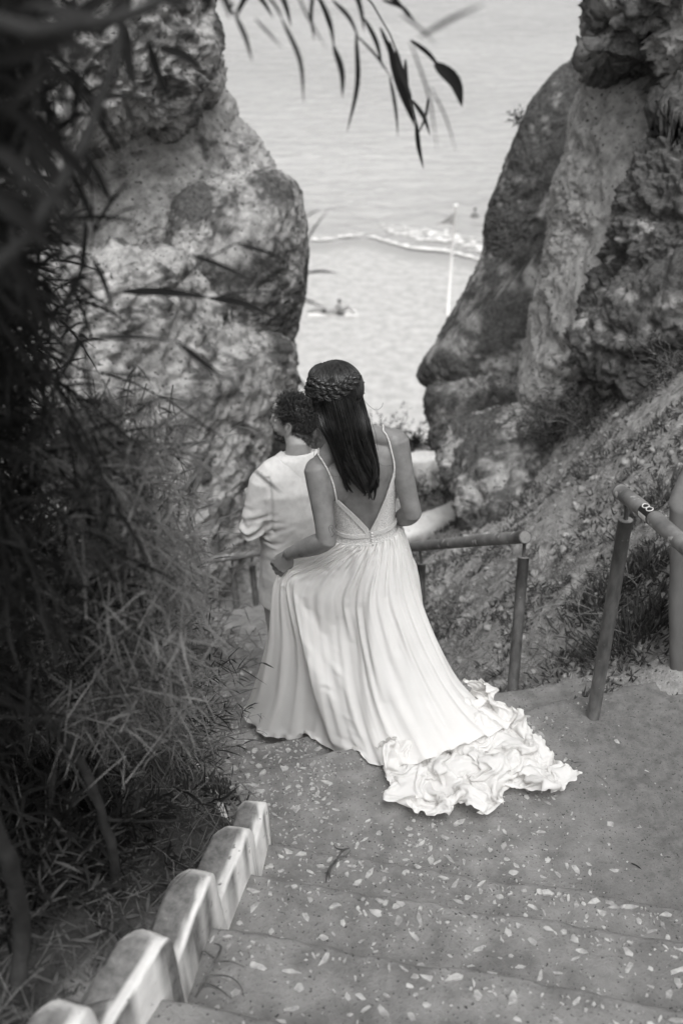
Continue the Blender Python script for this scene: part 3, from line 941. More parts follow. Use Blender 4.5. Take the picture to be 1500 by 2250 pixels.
# ---- white parapets further down
def wall_run(name, P, h, th, mat_, seed, bare_fn, **tags):
    P = even(catmull(np.array(P), 80), 60)
    T = unit(np.gradient(P * A(1, 1, 0), axis=0)); Nn = np.stack([-T[:, 1], T[:, 0], 0 * T[:, 0]], 1)
    sec = [(-.5, -h), (-.5, -h * .75), (-.5, -h * .5), (-.5, -h * .25), (-.5, -.04), (-.42, -.01), (-.2, 0), (.2, 0), (.42, -.01), (.5, -.04), (.5, -h * .3), (.5, -h * .6), (.5, -h)]
    G = np.stack([P + Nn * (s * th) + A(0, 0, 1) * z for s, z in sec], 1)
    q = G.reshape(-1, 3)
    q = q + 0.02 * np.stack([fbm(q * 4 + seed + 9 * k, 4) for k in range(3)], 1)
    F = [grid_faces(60, len(sec))] + [np.arange(len(sec))[None], (np.arange(len(sec)) + 59 * len(sec))[::-1][None]]
    o = obj(name, q, F, mat_, loc=P[0] - A(0, 0, h), **tags)
    dz = np.tile(np.array([-z for _, z in sec]), 60)
    attr(o, 'bare', np.clip(bare_fn(dz, q), 0, 1))
    return o


wall_run('parapet_wall', [at(700, 1040, 8.7), at(800, 1018, 8.9), at(890, 1003, 9.1), at(985, 993, 9.3), at(1090, 975, 9.5)], 0.75, 0.22, M['whitewash'], 3.0,
         lambda dz, q: sstep(0.13, 0.26, dz + 0.16 * fbm(q * 5, 4)), label='low whitewashed parapet wall with bare lower half below the far slope', cat='parapet')
wall_run('parapet_wall', [at(800, 1195, 7.7), at(880, 1162, 7.8), at(950, 1132, 7.9), at(1010, 1108, 8.0), at(1060, 1090, 8.1)], 0.5, 0.26, M['whitewash'], 8.0,
         lambda dz, q: sstep(0.05, 0.14, dz + 0.12 * fbm(q * 5, 4)), label='sloping whitewashed kerb wall just below the boulder', cat='parapet')

# ---- plastered wall at the right edge
def right_wall():
    a, b = at(1462, 1490, 3.16), at(1700, 1600, 2.95)
    top = at(1462, 1085, 3.47)[2]
    mb = MB()
    d = unit((b - a) * A(1, 1, 0)); nn = A(-d[1], d[0], 0)
    us = np.linspace(0, 0.8, 24); zs = np.linspace(a[2] - 0.2, top, 40)
    sec = []
    R = 0.05
    outl = [(0.0 + R * (1 - math.sin(x)), -R * (1 - math.cos(x)) + 0.0) for x in np.linspace(1.57, 0, 6)]
    pts = [(0.0, 0.5), (0.0, 0.25)] + [(R - R * math.cos(x), R - R * math.sin(x)) for x in np.linspace(0, 1.57, 7)] + [(0.2, 0), (0.45, 0), (0.8, 0)]
    G = np.array([[a + d * u + nn * v + A(0, 0, z - a[2]) for z in zs] + [a + d * (u + .03) + nn * (v + .03) + A(0, 0, top - a[2] + .01), a + d * .4 + nn * .25 + A(0, 0, top - a[2] + .012)] for u, v in pts])
    q = G.reshape(-1, 3)
    q = q + 0.012 * np.stack([fbm(q * 3 + 9 * k, 4) for k in range(3)], 1)
    t_ = np.clip((q[:, 2] - a[2]) / .95, 0, 1.2)[:, None]
    q = q + t_ * A(-.09, .30, 0)
    return obj('plastered_wall', q, grid_faces(*G.shape[:2])[:, ::-1], M['plaster'], loc=a, label='smooth grey plastered wall end at the right edge beside the ice plants', cat='wall')


right_wall()

# ---- handrails
def rail_thing(label, ends, radius, posts, group, pr=0.026, extra=None):
    base = posts[0][1]
    r = empty('handrail', base, label, 'handrail', group)
    P = even(catmull(np.array(ends), 60), 40)
    V, F = tube(P, radius, 20)
    obj('rail', V, F, M['rail'], r)
    for e, s in ((0, 1), (-1, -1)):
        dirv = unit(P[e] - P[e + s])
        V, F = tube(np.array([P[e] + dirv * 0.0005, P[e] + dirv * 0.004]), radius * 1.06, 24)
        cap = obj('end_cap', V, F, M['post'], r, smooth=False)
        V, F = tube(np.array([P[e] + dirv * 0.0035, P[e] + dirv * 0.006]), radius * 0.92, 24)
        obj('disc', V, F, M['post_cap'], cap, smooth=False)
    for top, bot in posts:
        top, bot = np.asarray(top), np.asarray(bot)
        ax = unit(bot - top)
        V, F = tube(np.array([top, top * .7 + bot * .3, top * .35 + bot * .65, bot + ax * 0.12]), pr, 18)
        p_ = obj('post', V, F, M['post'], r)
        V, F = tube(np.array([top - ax * 0.001, top - ax * 0.004]), pr * 0.97, 18)
        obj('post_top', V, F, M['post_cap'], p_, smooth=False)
        k = np.argmin(np.linalg.norm((P - top) * A(1, 1, 0.2), axis=1))
        V, F = tube(even(np.array([top + ax * 0.02, top - ax * 0.03, P[k] * .5 + (top - ax * 0.045) * .5, P[k]]), 8), 0.0085, 10)
        obj('stem', V, F, M['post'], p_)
    return r, P


near_base = atz(1301, 1578, -2.81)
near_top = at(1373, 1143, 3.0)
near_rail_end = at(1362, 1080, 3.02)
r1, P1 = rail_thing('upper handrail with chipped paint and a dark number sticker at the right edge', [near_rail_end, at(1430, 1134, 2.78), at(1500, 1196, 2.56), at(1640, 1320, 2.2), at(1900, 1560, 1.75)], 0.0275,
                    [(near_top, near_base), (at(1960, 1730, 1.62), A(1.12, 1.5, -2.5))], 'tubular handrails beside the stairs')
mid_base = at(1121, 1572, 3.47)
mid_top = at(1149, 1226, 3.80)
r2, P2 = rail_thing('middle handrail running behind the bride with a round capped end', [at(1152, 1180, 3.80), at(1060, 1187, 4.15), at(890, 1203, 5.05), at(760, 1216, 6.0)], 0.030,
                    [(mid_top, mid_base), (at(925, 1240, 4.85), at(924, 1420, 4.6) - A(0, 0, .1))], 'tubular handrails beside the stairs')
r3, P3 = rail_thing('far low handrail glimpsed between the scrub and the groom', [at(640, 1205, 7.3), at(575, 1214, 7.0), at(508, 1224, 6.8), at(440, 1232, 6.7)], 0.030,
                    [(at(554, 1242, 6.95), at(571, 1405, 6.7)), (at(511, 1246, 6.8), at(524, 1375, 6.6))], 'tubular handrails beside the stairs')


def sticker():
    # a dark band round the upper rail, a white figure 8 and a white patch on it
    s0 = 0.30
    a, b = at(1416, 1124, 2.825), at(1434, 1138, 2.765)
    i0 = np.argmin(np.linalg.norm(P1 - a, axis=1)); i1 = max(i0 + 1, np.argmin(np.linalg.norm(P1 - b, axis=1)))
    seg = even(P1[i0:i1 + 1], 10)
    c0, c1 = seg[0], seg[-1]
    T = unit(c1 - c0); L = np.linalg.norm(c1 - c0)
    up = unit(A(0, 0, 1) - T * T[2]); sd = np.cross(T, up)
    if sd @ A(0, -1, 0) < 0: sd = -sd
    def pt(s, ang, r): return c0 + T * (s * L) + r * (math.cos(ang) * up + math.sin(ang) * sd)
    G = np.array([[pt(s, an, 0.0281) for an in np.linspace(-1.2, 2.6, 26)] for s in np.linspace(0, 1, 6)])
    st = obj('sticker', G.reshape(-1, 3), grid_faces(6, 26), M['black'], r1)
    G = np.array([[pt(s, an, 0.0285) for an in np.linspace(1.35, 2.1, 10)] for s in np.linspace(0.08, 0.92, 6)])
    obj('white_patch', G.reshape(-1, 3), grid_faces(6, 10), M['white'], st)
    mb = MB()
    for cx in (0.27, 0.71):
        ring = np.array([pt(cx + 0.22 * math.sin(x), 0.33 + 0.36 * math.cos(x), 0.0290) for x in np.linspace(0, 6.283, 25)])
        mb.add(*tube(ring, 0.0021, 6, False))
    mb.build('number_eight', M['white'], st)


sticker()
# ================================================================ PEOPLE
from mathutils.bvhtree import BVHTree


def bvh_of(V, F):
    polys = []
    for f in F: polys += f.tolist()
    return BVHTree.FromPolygons([Vector(v) for v in V.tolist()], polys)


def on_skin(bvh, px, py, off=0.0):
    """Where the line of sight through a photograph spot meets a body, lifted off along its surface normal."""
    d = Vector(unit(at(px, py, 3.0)).tolist())
    h = bvh.ray_cast(Vector((0, 0, 0)), d)
    if h[0] is None: return None
    n = h[1] if h[1].dot(d) < 0 else -h[1]
    return np.array(h[0] + n * off)


def head_axes(yaw, pitch, roll):
    """rows: right, front, up.  yaw>0 turns to the left (anticlockwise from above)."""
    cy, sy = math.cos(yaw), math.sin(yaw); cp, sp = math.cos(pitch), math.sin(pitch); cr, sr = math.cos(roll), math.sin(roll)
    R = np.array([[cy, sy, 0], [-sy, cy, 0], [0, 0, 1.0]])
    Px = np.array([[1, 0, 0], [0, cp, -sp], [0, sp, cp]])
    Ry = np.array([[cr, 0, sr], [0, 1, 0], [-sr, 0, cr]])
    return Ry @ Px @ R


def head_parts(c, ax, s=1.0):
    c = np.asarray(c, float)
    W = lambda p: c + (np.asarray(p, float) * s) @ ax
    E = lambda p, r, a=None: ellipsoid(W(p), np.array(r) * s, ax if a is None else a @ ax)
    P = [E((0, -.014, .024), (.074, .094, .084)), E((0, .03, -.02), (.060, .066, .085)), E((0, .045, -.078), (.042, .046, .036)), E((0, .082, -.098), (.020, .018, .016)),
         E((0, .084, .026), (.046, .014, .010)), E((.036, .062, -.028), (.024, .024, .022)), E((-.036, .062, -.028), (.024, .024, .022)),
         E((0, .096, -.060), (.022, .010, .006)), E((0, .095, -.070), (.019, .010, .007)), E((0, .07, .06), (.05, .02, .035))]
    V, F = tube(np.array([W((0, .088, .020)), W((0, .102, .0)), W((0, .112, -.022)), W((0, .108, -.032))]), np.array([.008, .010, .014, .010]) * s, 10); P.append((V, F))
    for k in (-1, 1):
        P.append(E((k * .012, .098, -.033), (.008, .010, .007)))
        a = math.radians(18) * k
        tilt = np.array([[math.cos(a), -math.sin(a), 0], [math.sin(a), math.cos(a), 0], [0, 0, 1]])
        P.append(E((k * .077, -.006, -.006), (.006, .016, .027), tilt))
        rim = [W((k * (.079 + .004 * math.sin(t_)), -.008 + .019 * math.sin(t_ + .5) * (-1), -.004 + .031 * math.cos(t_))) for t_ in np.linspace(-.9, 3.5, 16)]
        P.append(tube(np.array(rim), .0046 * s, 8))
        P.append(E((k * .078, .0, -.034), (.005, .007, .008)))
    return P


def finger(root, d1, d2, d3, L, r):
    P = [root - unit(d1) * 0.02, root, root + unit(d1) * L * .46]
    P.append(P[-1] + unit(d2) * L * .31); P.append(P[-1] + unit(d3) * L * .23)
    return tube(even(catmull(np.array(P), 14), 12), np.array([r * 1.02] * 3 + [r] * 5 + [r * .95, r * .9, r * .8, r * .55]), 10)


def hand_parts(wrist, h, v, k, curl=1.0, s=1.0):
    """h: along the hand; v: the side the palm faces; k=+1 thumb on the +across side."""
    h = unit(h); v = unit(v - h * np.dot(h, v)); a = unit(np.cross(h, v)) * k
    P = []
    rings = []
    for t_, w, th in ((-.012, .021, .016), (.012, .026, .016), (.04, .037, .015), (.066, .040, .014), (.082, .038, .012)):
        c = wrist + h * t_ * s
        q = np.linspace(0, 2 * math.pi, 20, endpoint=False)
        rings.append(c + (np.cos(q)[:, None] * a * w + np.sin(q)[:, None] * v * th) * s)
    P.append(loft(rings))
    for i, (o_, L, r) in enumerate(((.029, .070, .0088), (.0095, .079, .0092), (-.0105, .074, .0088), (-.029, .058, .0078))):
        kn = wrist + h * (.080 - .004 * abs(i - 1)) * s + a * o_ * s
        b = curl * (0.16 + .07 * i)
        d1 = h * math.cos(b) + v * math.sin(b); b2 = b + curl * 1.35; d2 = h * math.cos(b2) + v * math.sin(b2)
        b3 = b2 + curl * 1.0; d3 = h * math.cos(b3) + v * math.sin(b3)
        P.append(ellipsoid(kn - v * .004 * s, np.array([.0105, .0105, .0105]) * s))
        P.append(finger(kn, d1, d2, d3, L * s, r * s))
    tb = wrist + (h * .022 + a * .026 + v * .006) * s
    P.append(tube(even(np.array([wrist + h * .005 * s, tb, tb + (h * .032 + a * .014 + v * .012) * s, tb + (h * .058 + a * .004 + v * .026) * s, tb + (h * .072 - a * .010 + v * .034) * s]), 10),
                  np.array([.013, .015, .0155, .0145, .0125, .0115, .0105, .0100, .009, .006]) * s, 10))
    return P


def arm(a, b, c, r):
    P = np.concatenate([catmull(np.array([a, a * .5 + b * .5, b]), 12)[:-1], catmull(np.array([b, b * .5 + c * .5, c]), 12)])
    # keep the elbow fairly sharp
    return tube(P, np.interp(np.linspace(0, 1, len(P)), np.linspace(0, 1, len(r)), r), 20)


def leg(a, k, f, r):
    P = np.concatenate([catmull(np.array([a, (a + k) / 2, k]), 10)[:-1], catmull(np.array([k, (k + f) / 2, f]), 10)])
    return tube(P, np.interp(np.linspace(0, 1, len(P)), np.linspace(0, 1, len(r)), r), 18)


# ---------------------------------------------------------------- the bride
BZ = -3.12
bride = empty('person', (0.1, 3.22, BZ), 'long haired woman in white backless gown holding up her skirt on the stairs', 'person')
bL, bR = at(697, 1030, 3.13), at(868, 968, 3.20)
b_waist = A(.090, 3.20, -2.06)
sh_mid = (bL + bR) / 2
b_right_sh = unit(bR - bL); b_right_w = unit(A(.985, .17, 0.02))
neck_b = A(.028, 3.165, -1.655)
b_head = A(-.022, 3.175, -1.497)
TS = [  # t, centre, half width, half depth
    (0.0, A(.10, 3.22, -2.34), .165, .115), (1, A(.097, 3.215, -2.2), .155, .108), (2, b_waist, .112, .086), (3, A(.082, 3.195, -1.96), .118, .088), (4, A(.068, 3.185, -1.865), .132, .092),
    (5, A(.056, 3.178, -1.785), .148, .084), (6, sh_mid + A(0, .0, -.012), .142, .066), (7, sh_mid + A(-.006, -.002, .026), .088, .054), (8, neck_b, .054, .050), (9, neck_b + A(-.02, .004, .05), .046, .047)]
TSc = np.array([s[1] for s in TS]); TSr = np.array([[s[2], s[3]] for s in TS])
_tt = np.linspace(0, 9, 91); _cc = catmull(TSc, 91); _rr = catmull(TSr, 91)


def torso(t, th, off=0.0):
    t, th = np.broadcast_arrays(np.asarray(t, float), np.asarray(th, float))
    c = np.stack([np.interp(t, _tt, _cc[:, k]) for k in range(3)], -1)
    rx = np.interp(t, _tt, _rr[:, 0]) + off; ry = np.interp(t, _tt, _rr[:, 1]) + off
    w = np.clip(t / 6, 0, 1)[..., None]
    r = unit(b_right_w * (1 - w) + b_right_sh * w)
    f = unit(np.cross(A(0, 0, 1), r))
    cs, sn = np.cos(th)[..., None], np.sin(th)[..., None]
    e = 0.88
    return c + r * rx[..., None] * np.sign(cs) * np.abs(cs) ** e + f * ry[..., None] * np.sign(sn) * np.abs(sn) ** e


def t_of_z(z): return np.interp(z, _cc[:, 2], _tt)


th = np.linspace(0, 2 * math.pi, 48, endpoint=False)
parts = [loft(np.array([torso(t_, th) for t_ in np.linspace(0, 9, 46)]))]
bEl, bWl = at(718, 1188, 3.02), at(632, 1218, 3.12)
bEr, bWr = at(905, 1128, 3.14), at(866, 1146, 3.33)
parts += [ellipsoid(bL + A(.004, 0, -.006), (.050, .050, .050)), ellipsoid(bR + A(-.004, 0, -.006), (.050, .050, .050))]
for s_, sh in ((-1, bL), (1, bR)):     # slope of the trapezius, shoulder blades
    parts.append(tube(np.array([neck_b + A(0, 0, .005), neck_b * .5 + sh * .5 + A(0, -.004, .016), sh + A(0, 0, .006)]), [.036, .036, .034], 16))
    parts.append(ellipsoid(sh_mid + b_right_sh * s_ * .072 + A(.006, -.046, -.075), (.045, .026, .070)))
parts.append(arm(bL, bEl, bWl, [.050, .046, .041, .037, .037, .040, .036, .028, .0225]))
parts.append(arm(bR, bEr, bWr, [.050, .045, .040, .036, .036, .040, .035, .028, .0225]))
parts += hand_parts(bWl, at(606, 1252, 3.13) - bWl, A(.25, .9, -.25), 1, 1.05, .95)
parts += hand_parts(bWr, A(-.05, .3, -.9), A(-1, .2, .2), 1, .6, .95)
b_ax = head_axes(math.radians(38), math.radians(14), math.radians(-6))
parts.append(tube(np.array([neck_b + A(0, 0, -.03), neck_b + A(-.018, .004, .04), b_head + A(.004, -.008, -.055)]), [.056, .049, .052], 20))
parts += head_parts(b_head, b_ax, .97)
for s_ in (-1, 1):
    hip = A(.10, 3.22, -2.3) + b_right_w * s_ * .075
    foot = A(.09, 3.22 + (.03 if s_ < 0 else .16), BZ + .06 - (0 if s_ < 0 else .0)) + b_right_w * s_ * .07
    parts.append(leg(hip, (hip + foot) / 2 + A(0, .03, 0), foot, [.085, .07, .053, .05, .05, .042, .033]))
    parts.append(ellipsoid(foot + A(-.03, .06, -.035), (.038, .10, .026)))
bV, bF = fuse(parts, 0.0042, 5)
# spine hollow and a soft crease between the shoulder blades
sp = np.array([torso(t_, -math.pi / 2) for t_ in np.linspace(1.4, 7.2, 160)])
bN = vnormals(bV, bF)
dist = np.min(np.linalg.norm(bV[:, None, :] - sp[None, ::2], axis=2), axis=1)
bV = bV - bN * (0.006 * np.exp(-(dist / 0.016) ** 2))[:, None] * (bN[:, 1:2] < 0)
body_b = obj('body', bV, bF, M['skin'], bride)
bbvh = bvh_of(bV, bF)


def ring_pts(c, ax, pts): return np.asarray(c) + np.asarray(pts) @ ax


# eyes
for k in (-1, 1):
    V, F = ellipsoid(ring_pts(b_head, b_ax, [[k * .031, .071, .006]])[0], (.011, .011, .011), b_ax)
    obj('eye', V, F, M['eye'], bride)

# ---- bodice, trims, straps, buttons
dress = empty('gown', (0.2, 3.0, -2.9), 'long white gown with lace bodice, pleated skirt and a train heaped on the landing', 'gown')
nth = 160
thv = np.linspace(-math.pi / 2, 1.5 * math.pi, nth, endpoint=False)
dth = np.abs((thv + math.pi / 2 + math.pi) % (2 * math.pi) - math.pi)
side = np.where(np.cos(thv) < 0, -1, 1)
A0 = math.radians(62)
z_strap = np.where(side < 0, -1.790, -1.774)
z_edge = np.where(dth < A0, -2.028 + (z_strap + 2.028) * np.clip(dth / A0, 0, 1) ** 0.9, z_strap + 0.03 * np.clip((dth - A0) / 1.2, 0, 1))
t_top = t_of_z(z_edge); t_bot = np.full(nth, t_of_z(-2.085))
vv = np.linspace(0, 1, 26)
G = np.stack([torso(t_bot + (t_top - t_bot) * v, thv, 0.006) for v in vv], 1)
q = G.reshape(-1, 3)
q = q + unit(q - A(.08, 3.2, 0) * A(1, 1, 0) - q * A(0, 0, 1)) * (0.0013 * fbm(q * 130, 2))[:, None]
obj('bodice', q, grid_faces(nth, 26, True), M['lace'], dress)


def band(t_a, t_b, off, name, a0=0, a1=nth, holes=True):
    idx = np.arange(a0, a1)
    G = np.stack([torso(t_a[idx] + (t_b[idx] - t_a[idx]) * v, thv[idx], off + .002 * math.sin(math.pi * v)) for v in np.linspace(0, 1, 6)], 1)
    o = obj(name, G.reshape(-1, 3), grid_faces(len(idx), 6)[:, ::-1], M['lace_trim'], dress)
    mb = MB()
    for v in (0.0, 0.35, 0.65, 1.0):
        P = even(np.array(torso(t_a[idx] + (t_b[idx] - t_a[idx]) * v, thv[idx], off + .002)), 140)
        mb.add(*tube(P, 0.0011 if v not in (0, 1) else .0016, 5))
    P0 = even(np.array(torso(t_a[idx] + (t_b[idx] - t_a[idx]) * .05, thv[idx], off + .0025)), 110); P1_ = even(np.array(torso(t_a[idx] + (t_b[idx] - t_a[idx]) * .95, thv[idx], off + .0025)), 110)
    for i in range(1, 109): mb.add(*tube(np.array([P0[i], (P0[i] + P1_[i]) / 2, P1_[i + (1 if i % 2 else -1)]]), .0009, 4, False))
    mb.build('lace_stitching', M['lace_trim'], o)


half = nth // 2
lw = 0.33
tw = t_top - lw
isl = np.nonzero((dth <= A0 + .05))[0]
right_idx = [i for i in range(nth) if 0 <= i < half and dth[i] <= A0 + .03]
left_idx = [i for i in range(nth) if i >= half and dth[i] <= A0 + .03]
for ids in (right_idx, left_idx):
    band(np.maximum(tw, t_bot), t_top + .03, .0085, 'lace_trim', ids[0], ids[-1] + 1)
band(np.full(nth, t_of_z(-2.048)), np.full(nth, t_of_z(-2.034)), .0088, 'lace_trim', 0, nth)
band(np.full(nth, t_of_z(-2.086)), np.full(nth, t_of_z(-2.078)), .0088, 'lace_trim', 0, nth)
for k in range(5):
    p = torso(t_of_z(-2.034 - .012 * k), -math.pi / 2 + .03, .013)
    V, F = ellipsoid(p, (.0048, .0035, .0048), None, 12, 8)
    obj('button', V, F, M['lace_trim'], dress)
for path in ([(740, 1102), (738, 1088), (735, 1073), (731, 1057), (724, 1042), (714, 1022), (706, 1008), (701, 1000)], [(867, 1040), (867, 1026), (865, 1010), (860, 990), (854, 970), (847, 955), (841, 948)]):
    P = [on_skin(bbvh, x, y, .0035) for x, y in path]
    P = [p for p in P if p is not None]
    P += [P[-1] + A(0, .02, .004), P[-1] + A(0, .05, -.002), P[-1] + A(.0, .085, -.04), P[-1] + A(0, .10, -.09)]
    P = even(catmull(np.array(P), 60), 70)
    mb = MB()
    for i in range(69): mb.add(*ellipsoid((P[i] + P[i + 1]) / 2, (.0034, .0034, .0034), None, 8, 6))
    mb.build('strap', M['lace_trim'], dress)

# ---- tattoos and earring on the skin
heart = [(729, 1180), (722, 1163), (724, 1154), (731, 1155), (733, 1163), (737, 1150), (741, 1152), (740, 1165), (736, 1172), (729, 1180)]
for pl in (heart, [(726, 1158), (731, 1168), (735, 1174)], [(620, 1226), (625, 1214), (627, 1222), (631, 1212)], [(655, 1222), (658, 1217), (660, 1223), (665, 1222)]):
    P = [on_skin(bbvh, x, y, .0004) for x, y in pl]
    P = [p for p in P if p is not None]
    if len(P) > 2: obj('tattoo', *tube(even(catmull(np.array(P), 40), 40), .0008, 5), M['ink'], bride)

# ---- hair: scalp cap, combed strands, plait, long fall
HV = (bV - b_head) @ b_ax.T / .97
capmask = (HV[:, 2] > -.065 + 1.1 * np.clip(HV[:, 1] + .005, 0, 1)) & (np.linalg.norm(HV - A(0, 0, .01), axis=1) < .135) & (HV[:, 1] < .072 + .02 * (HV[:, 2] > .05)) & ~((np.abs(HV[:, 0]) > .066) & (HV[:, 2] < .03) & (HV[:, 1] > -.02))


def cap_mesh(V, F, N, mask, off, nz):
    out = []
    for f in F: out.append(f[mask[f].all(1)])
    used = np.unique(np.concatenate([f.ravel() for f in out]))
    re = np.zeros(len(V), int); re[used] = np.arange(len(used))
    Vc = V[used] + N[used] * (off + nz * fbm(V[used] * 60, 3))[:, None]
    return Vc, [re[f] for f in out if len(f)]


bN = vnormals(bV, bF)
Vc, Fc = cap_mesh(bV, bF, bN, capmask, .013, .0012)
hair_b = obj('hair', Vc, Fc, M['hair'], bride)
rg = np.random.default_rng(33)
rows = [(735, 812, 20, 3.150), (736, 840, 44, 3.090), (741, 870, 50, 3.066), (750, 905, 51, 3.052), (760, 940, 52, 3.045), (772, 975, 46, 3.043), (783, 1010, 40, 3.040), (792, 1042, 34, 3.040), (797, 1070, 26, 3.042), (800, 1096, 17, 3.048)]


def fall(s, lay, nrow, jit):
    P = []
    for i, (cx, cy, hw, d) in enumerate(rows[:nrow]):
        k = 1 if i < 4 else 1 + (i - 4) * .12
        px = cx + s * hw * (1 + jit[0] * .06 * k) + jit[1] * 2.2 * k
        P.append(at(px, cy + jit[2] * 3, d + .055 * s * s * (1.2 if i < 4 else .55) + lay * .028) + A(jit[3] * .003 * k, jit[4] * .004, 0))
    return np.array(P)


NLOCK = 38
for lk in range(NLOCK):
    mb = MB()
    s0 = np.clip(-1 + 2 * (lk * 0.618034 % 1) + rg.normal() * .03, -.97, .97)
    lay0 = rg.uniform(0, .8)
    end = rg.uniform(.82, 1.0) * (1 - .07 * max(0, -s0))
    ph, fr, am = 1.6 * s0 + rg.normal() * .55, rg.uniform(1.1, 1.5), rg.uniform(.016, .034)
    drift = rg.normal() * .010
    jl = rg.normal(size=5) * .5
    for i in range(58):
        ds = rg.normal() * .085; dl = rg.normal() * .12
        n_end = 26
        w = np.linspace(0, 1, n_end) * end * (1 - .10 * rg.uniform() ** 2)
        pinch = np.interp(w / end, [0, .25, .7, 1], [1.0, 1.0, .85, .42])
        P0 = fall(s0 + ds, lay0 + dl, 10, jl); Pc = fall(s0, lay0, 10, jl)
        P0 = catmull(P0, 60); Pc = catmull(Pc, 60)
        ix = w * 59
        Pi = np.stack([np.interp(ix, np.arange(60), P0[:, k]) for k in range(3)], 1); Ci = np.stack([np.interp(ix, np.arange(60), Pc[:, k]) for k in range(3)], 1)
        P = Ci + (Pi - Ci) * pinch[:, None]
        amp_ = am * np.clip((w - .34) / .6, 0, 1) ** 1.3
        P = P + np.stack([np.sin(ph + w * 6.28 * fr) * amp_ + drift * w ** 4, -np.abs(np.cos(ph + w * 6.28 * fr)) * amp_ * .8, 0 * w], 1)
        P += np.cumsum(rg.normal(size=(n_end, 3)) * .00022, 0)
        r = rg.uniform(.0007, .0016) * np.interp(w / end, [0, .1, .8, 1], [.8, 1, .9, .2])
        mb.add(*tube(P, r, 3, False))
    mb.build('hair_lock', M[('hair', 'hair_deep', 'hair_light', 'hair', 'hair_deep')[lk % 5]], hair_b, kind='stuff')
mb = MB()
# an underlying sheet so that no light shows between the strands
U = np.linspace(-1, 1, 24)
G = np.array([catmull(fall(s, .95, 9, np.zeros(5)), 30) for s in U * .84])[:, :22]
mb.add(G.reshape(-1, 3), grid_faces(24, 22))
G2 = np.array([catmull(fall(s, .35, 8, np.zeros(5)), 30) for s in U * .70])[:, :21]
mb.add(G2.reshape(-1, 3), grid_faces(24, 21))
mb.build('under_hair', M['hair_deep'], hair_b, kind='stuff')
# combed crown strands, from the parting back to the plait
mb = MB()
hbvh = bvh_of(Vc, Fc)
top = ring_pts(b_head, b_ax, [[.0, .02, .112]])[0]
crown = unit(A(.04, .30, .95))
for i in range(760):
    az = rg.uniform(math.pi * .88, math.pi * 2.12)
    e_ = unit(A(math.cos(az), math.sin(az) * 1.0, rg.uniform(-.12, .12)))
    s_ = unit(crown + rg.normal(size=3) * A(.05, .12, .02) + A(math.cos(az) * .08, 0, 0))
    P = []
    lift = rg.uniform(.0008, .0030)
    for w in np.linspace(0, 1, 13):
        g_ = unit(s_ * (1 - w) + e_ * w) @ b_ax
        h = hbvh.ray_cast(Vector((b_head + g_ * .3).tolist()), Vector((-g_).tolist()))
        if h[0] is None or np.linalg.norm(np.array(h[0]) - b_head) > .14: continue
        P.append(np.array(h[0]) + g_ * lift)
    if len(P) > 8: mb.add(*tube(catmull(np.array(P), 16), rg.uniform(.0008, .0015), 4, False))
mb.build('combed_hair', M['hair'], hair_b, kind='stuff')


def plait(path, w, n, r, name):
    P = even(catmull(np.array(path), 160), 160)
    T, N, B = frames(P)
    N = unit(P - b_head - T * np.sum((P - b_head) * T, 1)[:, None]); B = np.cross(T, N)
    t_ = np.linspace(0, 1, 160)
    taper = np.interp(t_, [0, .08, .92, 1], [.55, 1, 1, .5])
    o = None
    for i in range(3):
        a = 2 * math.pi * (t_ * n + i / 3)
        c = P + B * (w * np.sin(a) * taper)[:, None] + N * (w * .55 * np.sin(2 * a) * taper)[:, None]
        mbp = MB()
        mbp.add(*tube(c, r * taper, 8, True, .8))
        for k in range(7):
            b = 2 * math.pi * k / 7 + rg.uniform(0, .6)
            mbp.add(*tube(c + (N * math.cos(b) + B * math.sin(b)) * (r * .93 * taper)[:, None], r * .22, 4, False))
        mbp.build('plait_strand', M['hair'], hair_b)


def on_head(px, py, lift):
    d = Vector(unit(at(px, py, 3)).tolist()); h = hbvh.ray_cast(Vector((0, 0, 0)), d)
    if h[0] is None:
        n_ = hbvh.find_nearest(Vector(at(px, py, 3.17).tolist()))
        return np.array(n_[0] + n_[1] * lift)
    return np.array(h[0]) + unit(np.array(h[0]) - b_head) * lift


plait([on_head(x, y, .010) for x, y in [(686, 842), (692, 856), (706, 866), (724, 870), (742, 865), (758, 855), (770, 845), (780, 834), (784, 826)]], .0108, 3.6, .0090, 'plait')
plait([on_head(x, y, .011) for x, y in [(684, 850), (690, 838), (706, 848), (726, 852), (746, 852), (760, 843), (772, 833), (778, 824)]], .0090, 3.4, .0075, 'plait')
mb = MB()
for pl in ([(800, 880), (812, 893), (826, 901), (838, 894), (841, 885)], [(690, 850), (672, 862), (655, 872)], [(815, 1000), (826, 1010), (838, 1022), (850, 1024), (862, 1022)], [(820, 1040), (832, 1050), (834, 1060)], [(752, 1045), (742, 1048), (724, 1044)],
           [(790, 860), (806, 905), (824, 950), (830, 990)], [(700, 900), (694, 970), (690, 1002), (706, 1000)], [(640, 925), (650, 945), (666, 957), (676, 955), (673, 935), (684, 924)]):
    mb.add(*tube(catmull(np.array([at(x, y, 3.07) for x, y in pl]), 24), .00055, 4, False))
mb.build('stray_hair', M['hair'], hair_b, kind='stuff')

# ---------------------------------------------------------------- the groom
GZ = -3.76
groom = empty('person', (-.22, 4.12, GZ), 'man in pale linen suit with short curly dark hair beside the bride', 'person')
g_r = unit(A(.93, .37, 0)); g_f = unit(np.cross(A(0, 0, 1), g_r))
gc = A(-.222, 4.09, -2.30)
gL, gR = gc - g_r * .175 - A(0, 0, .012), gc + g_r * .175 - A(0, 0, .008)
g_neck = A(-.205, 4.12, -2.245)
g_head = at(646, 924, 4.20)
g_ax = head_axes(math.radians(66), math.radians(2), math.radians(2))


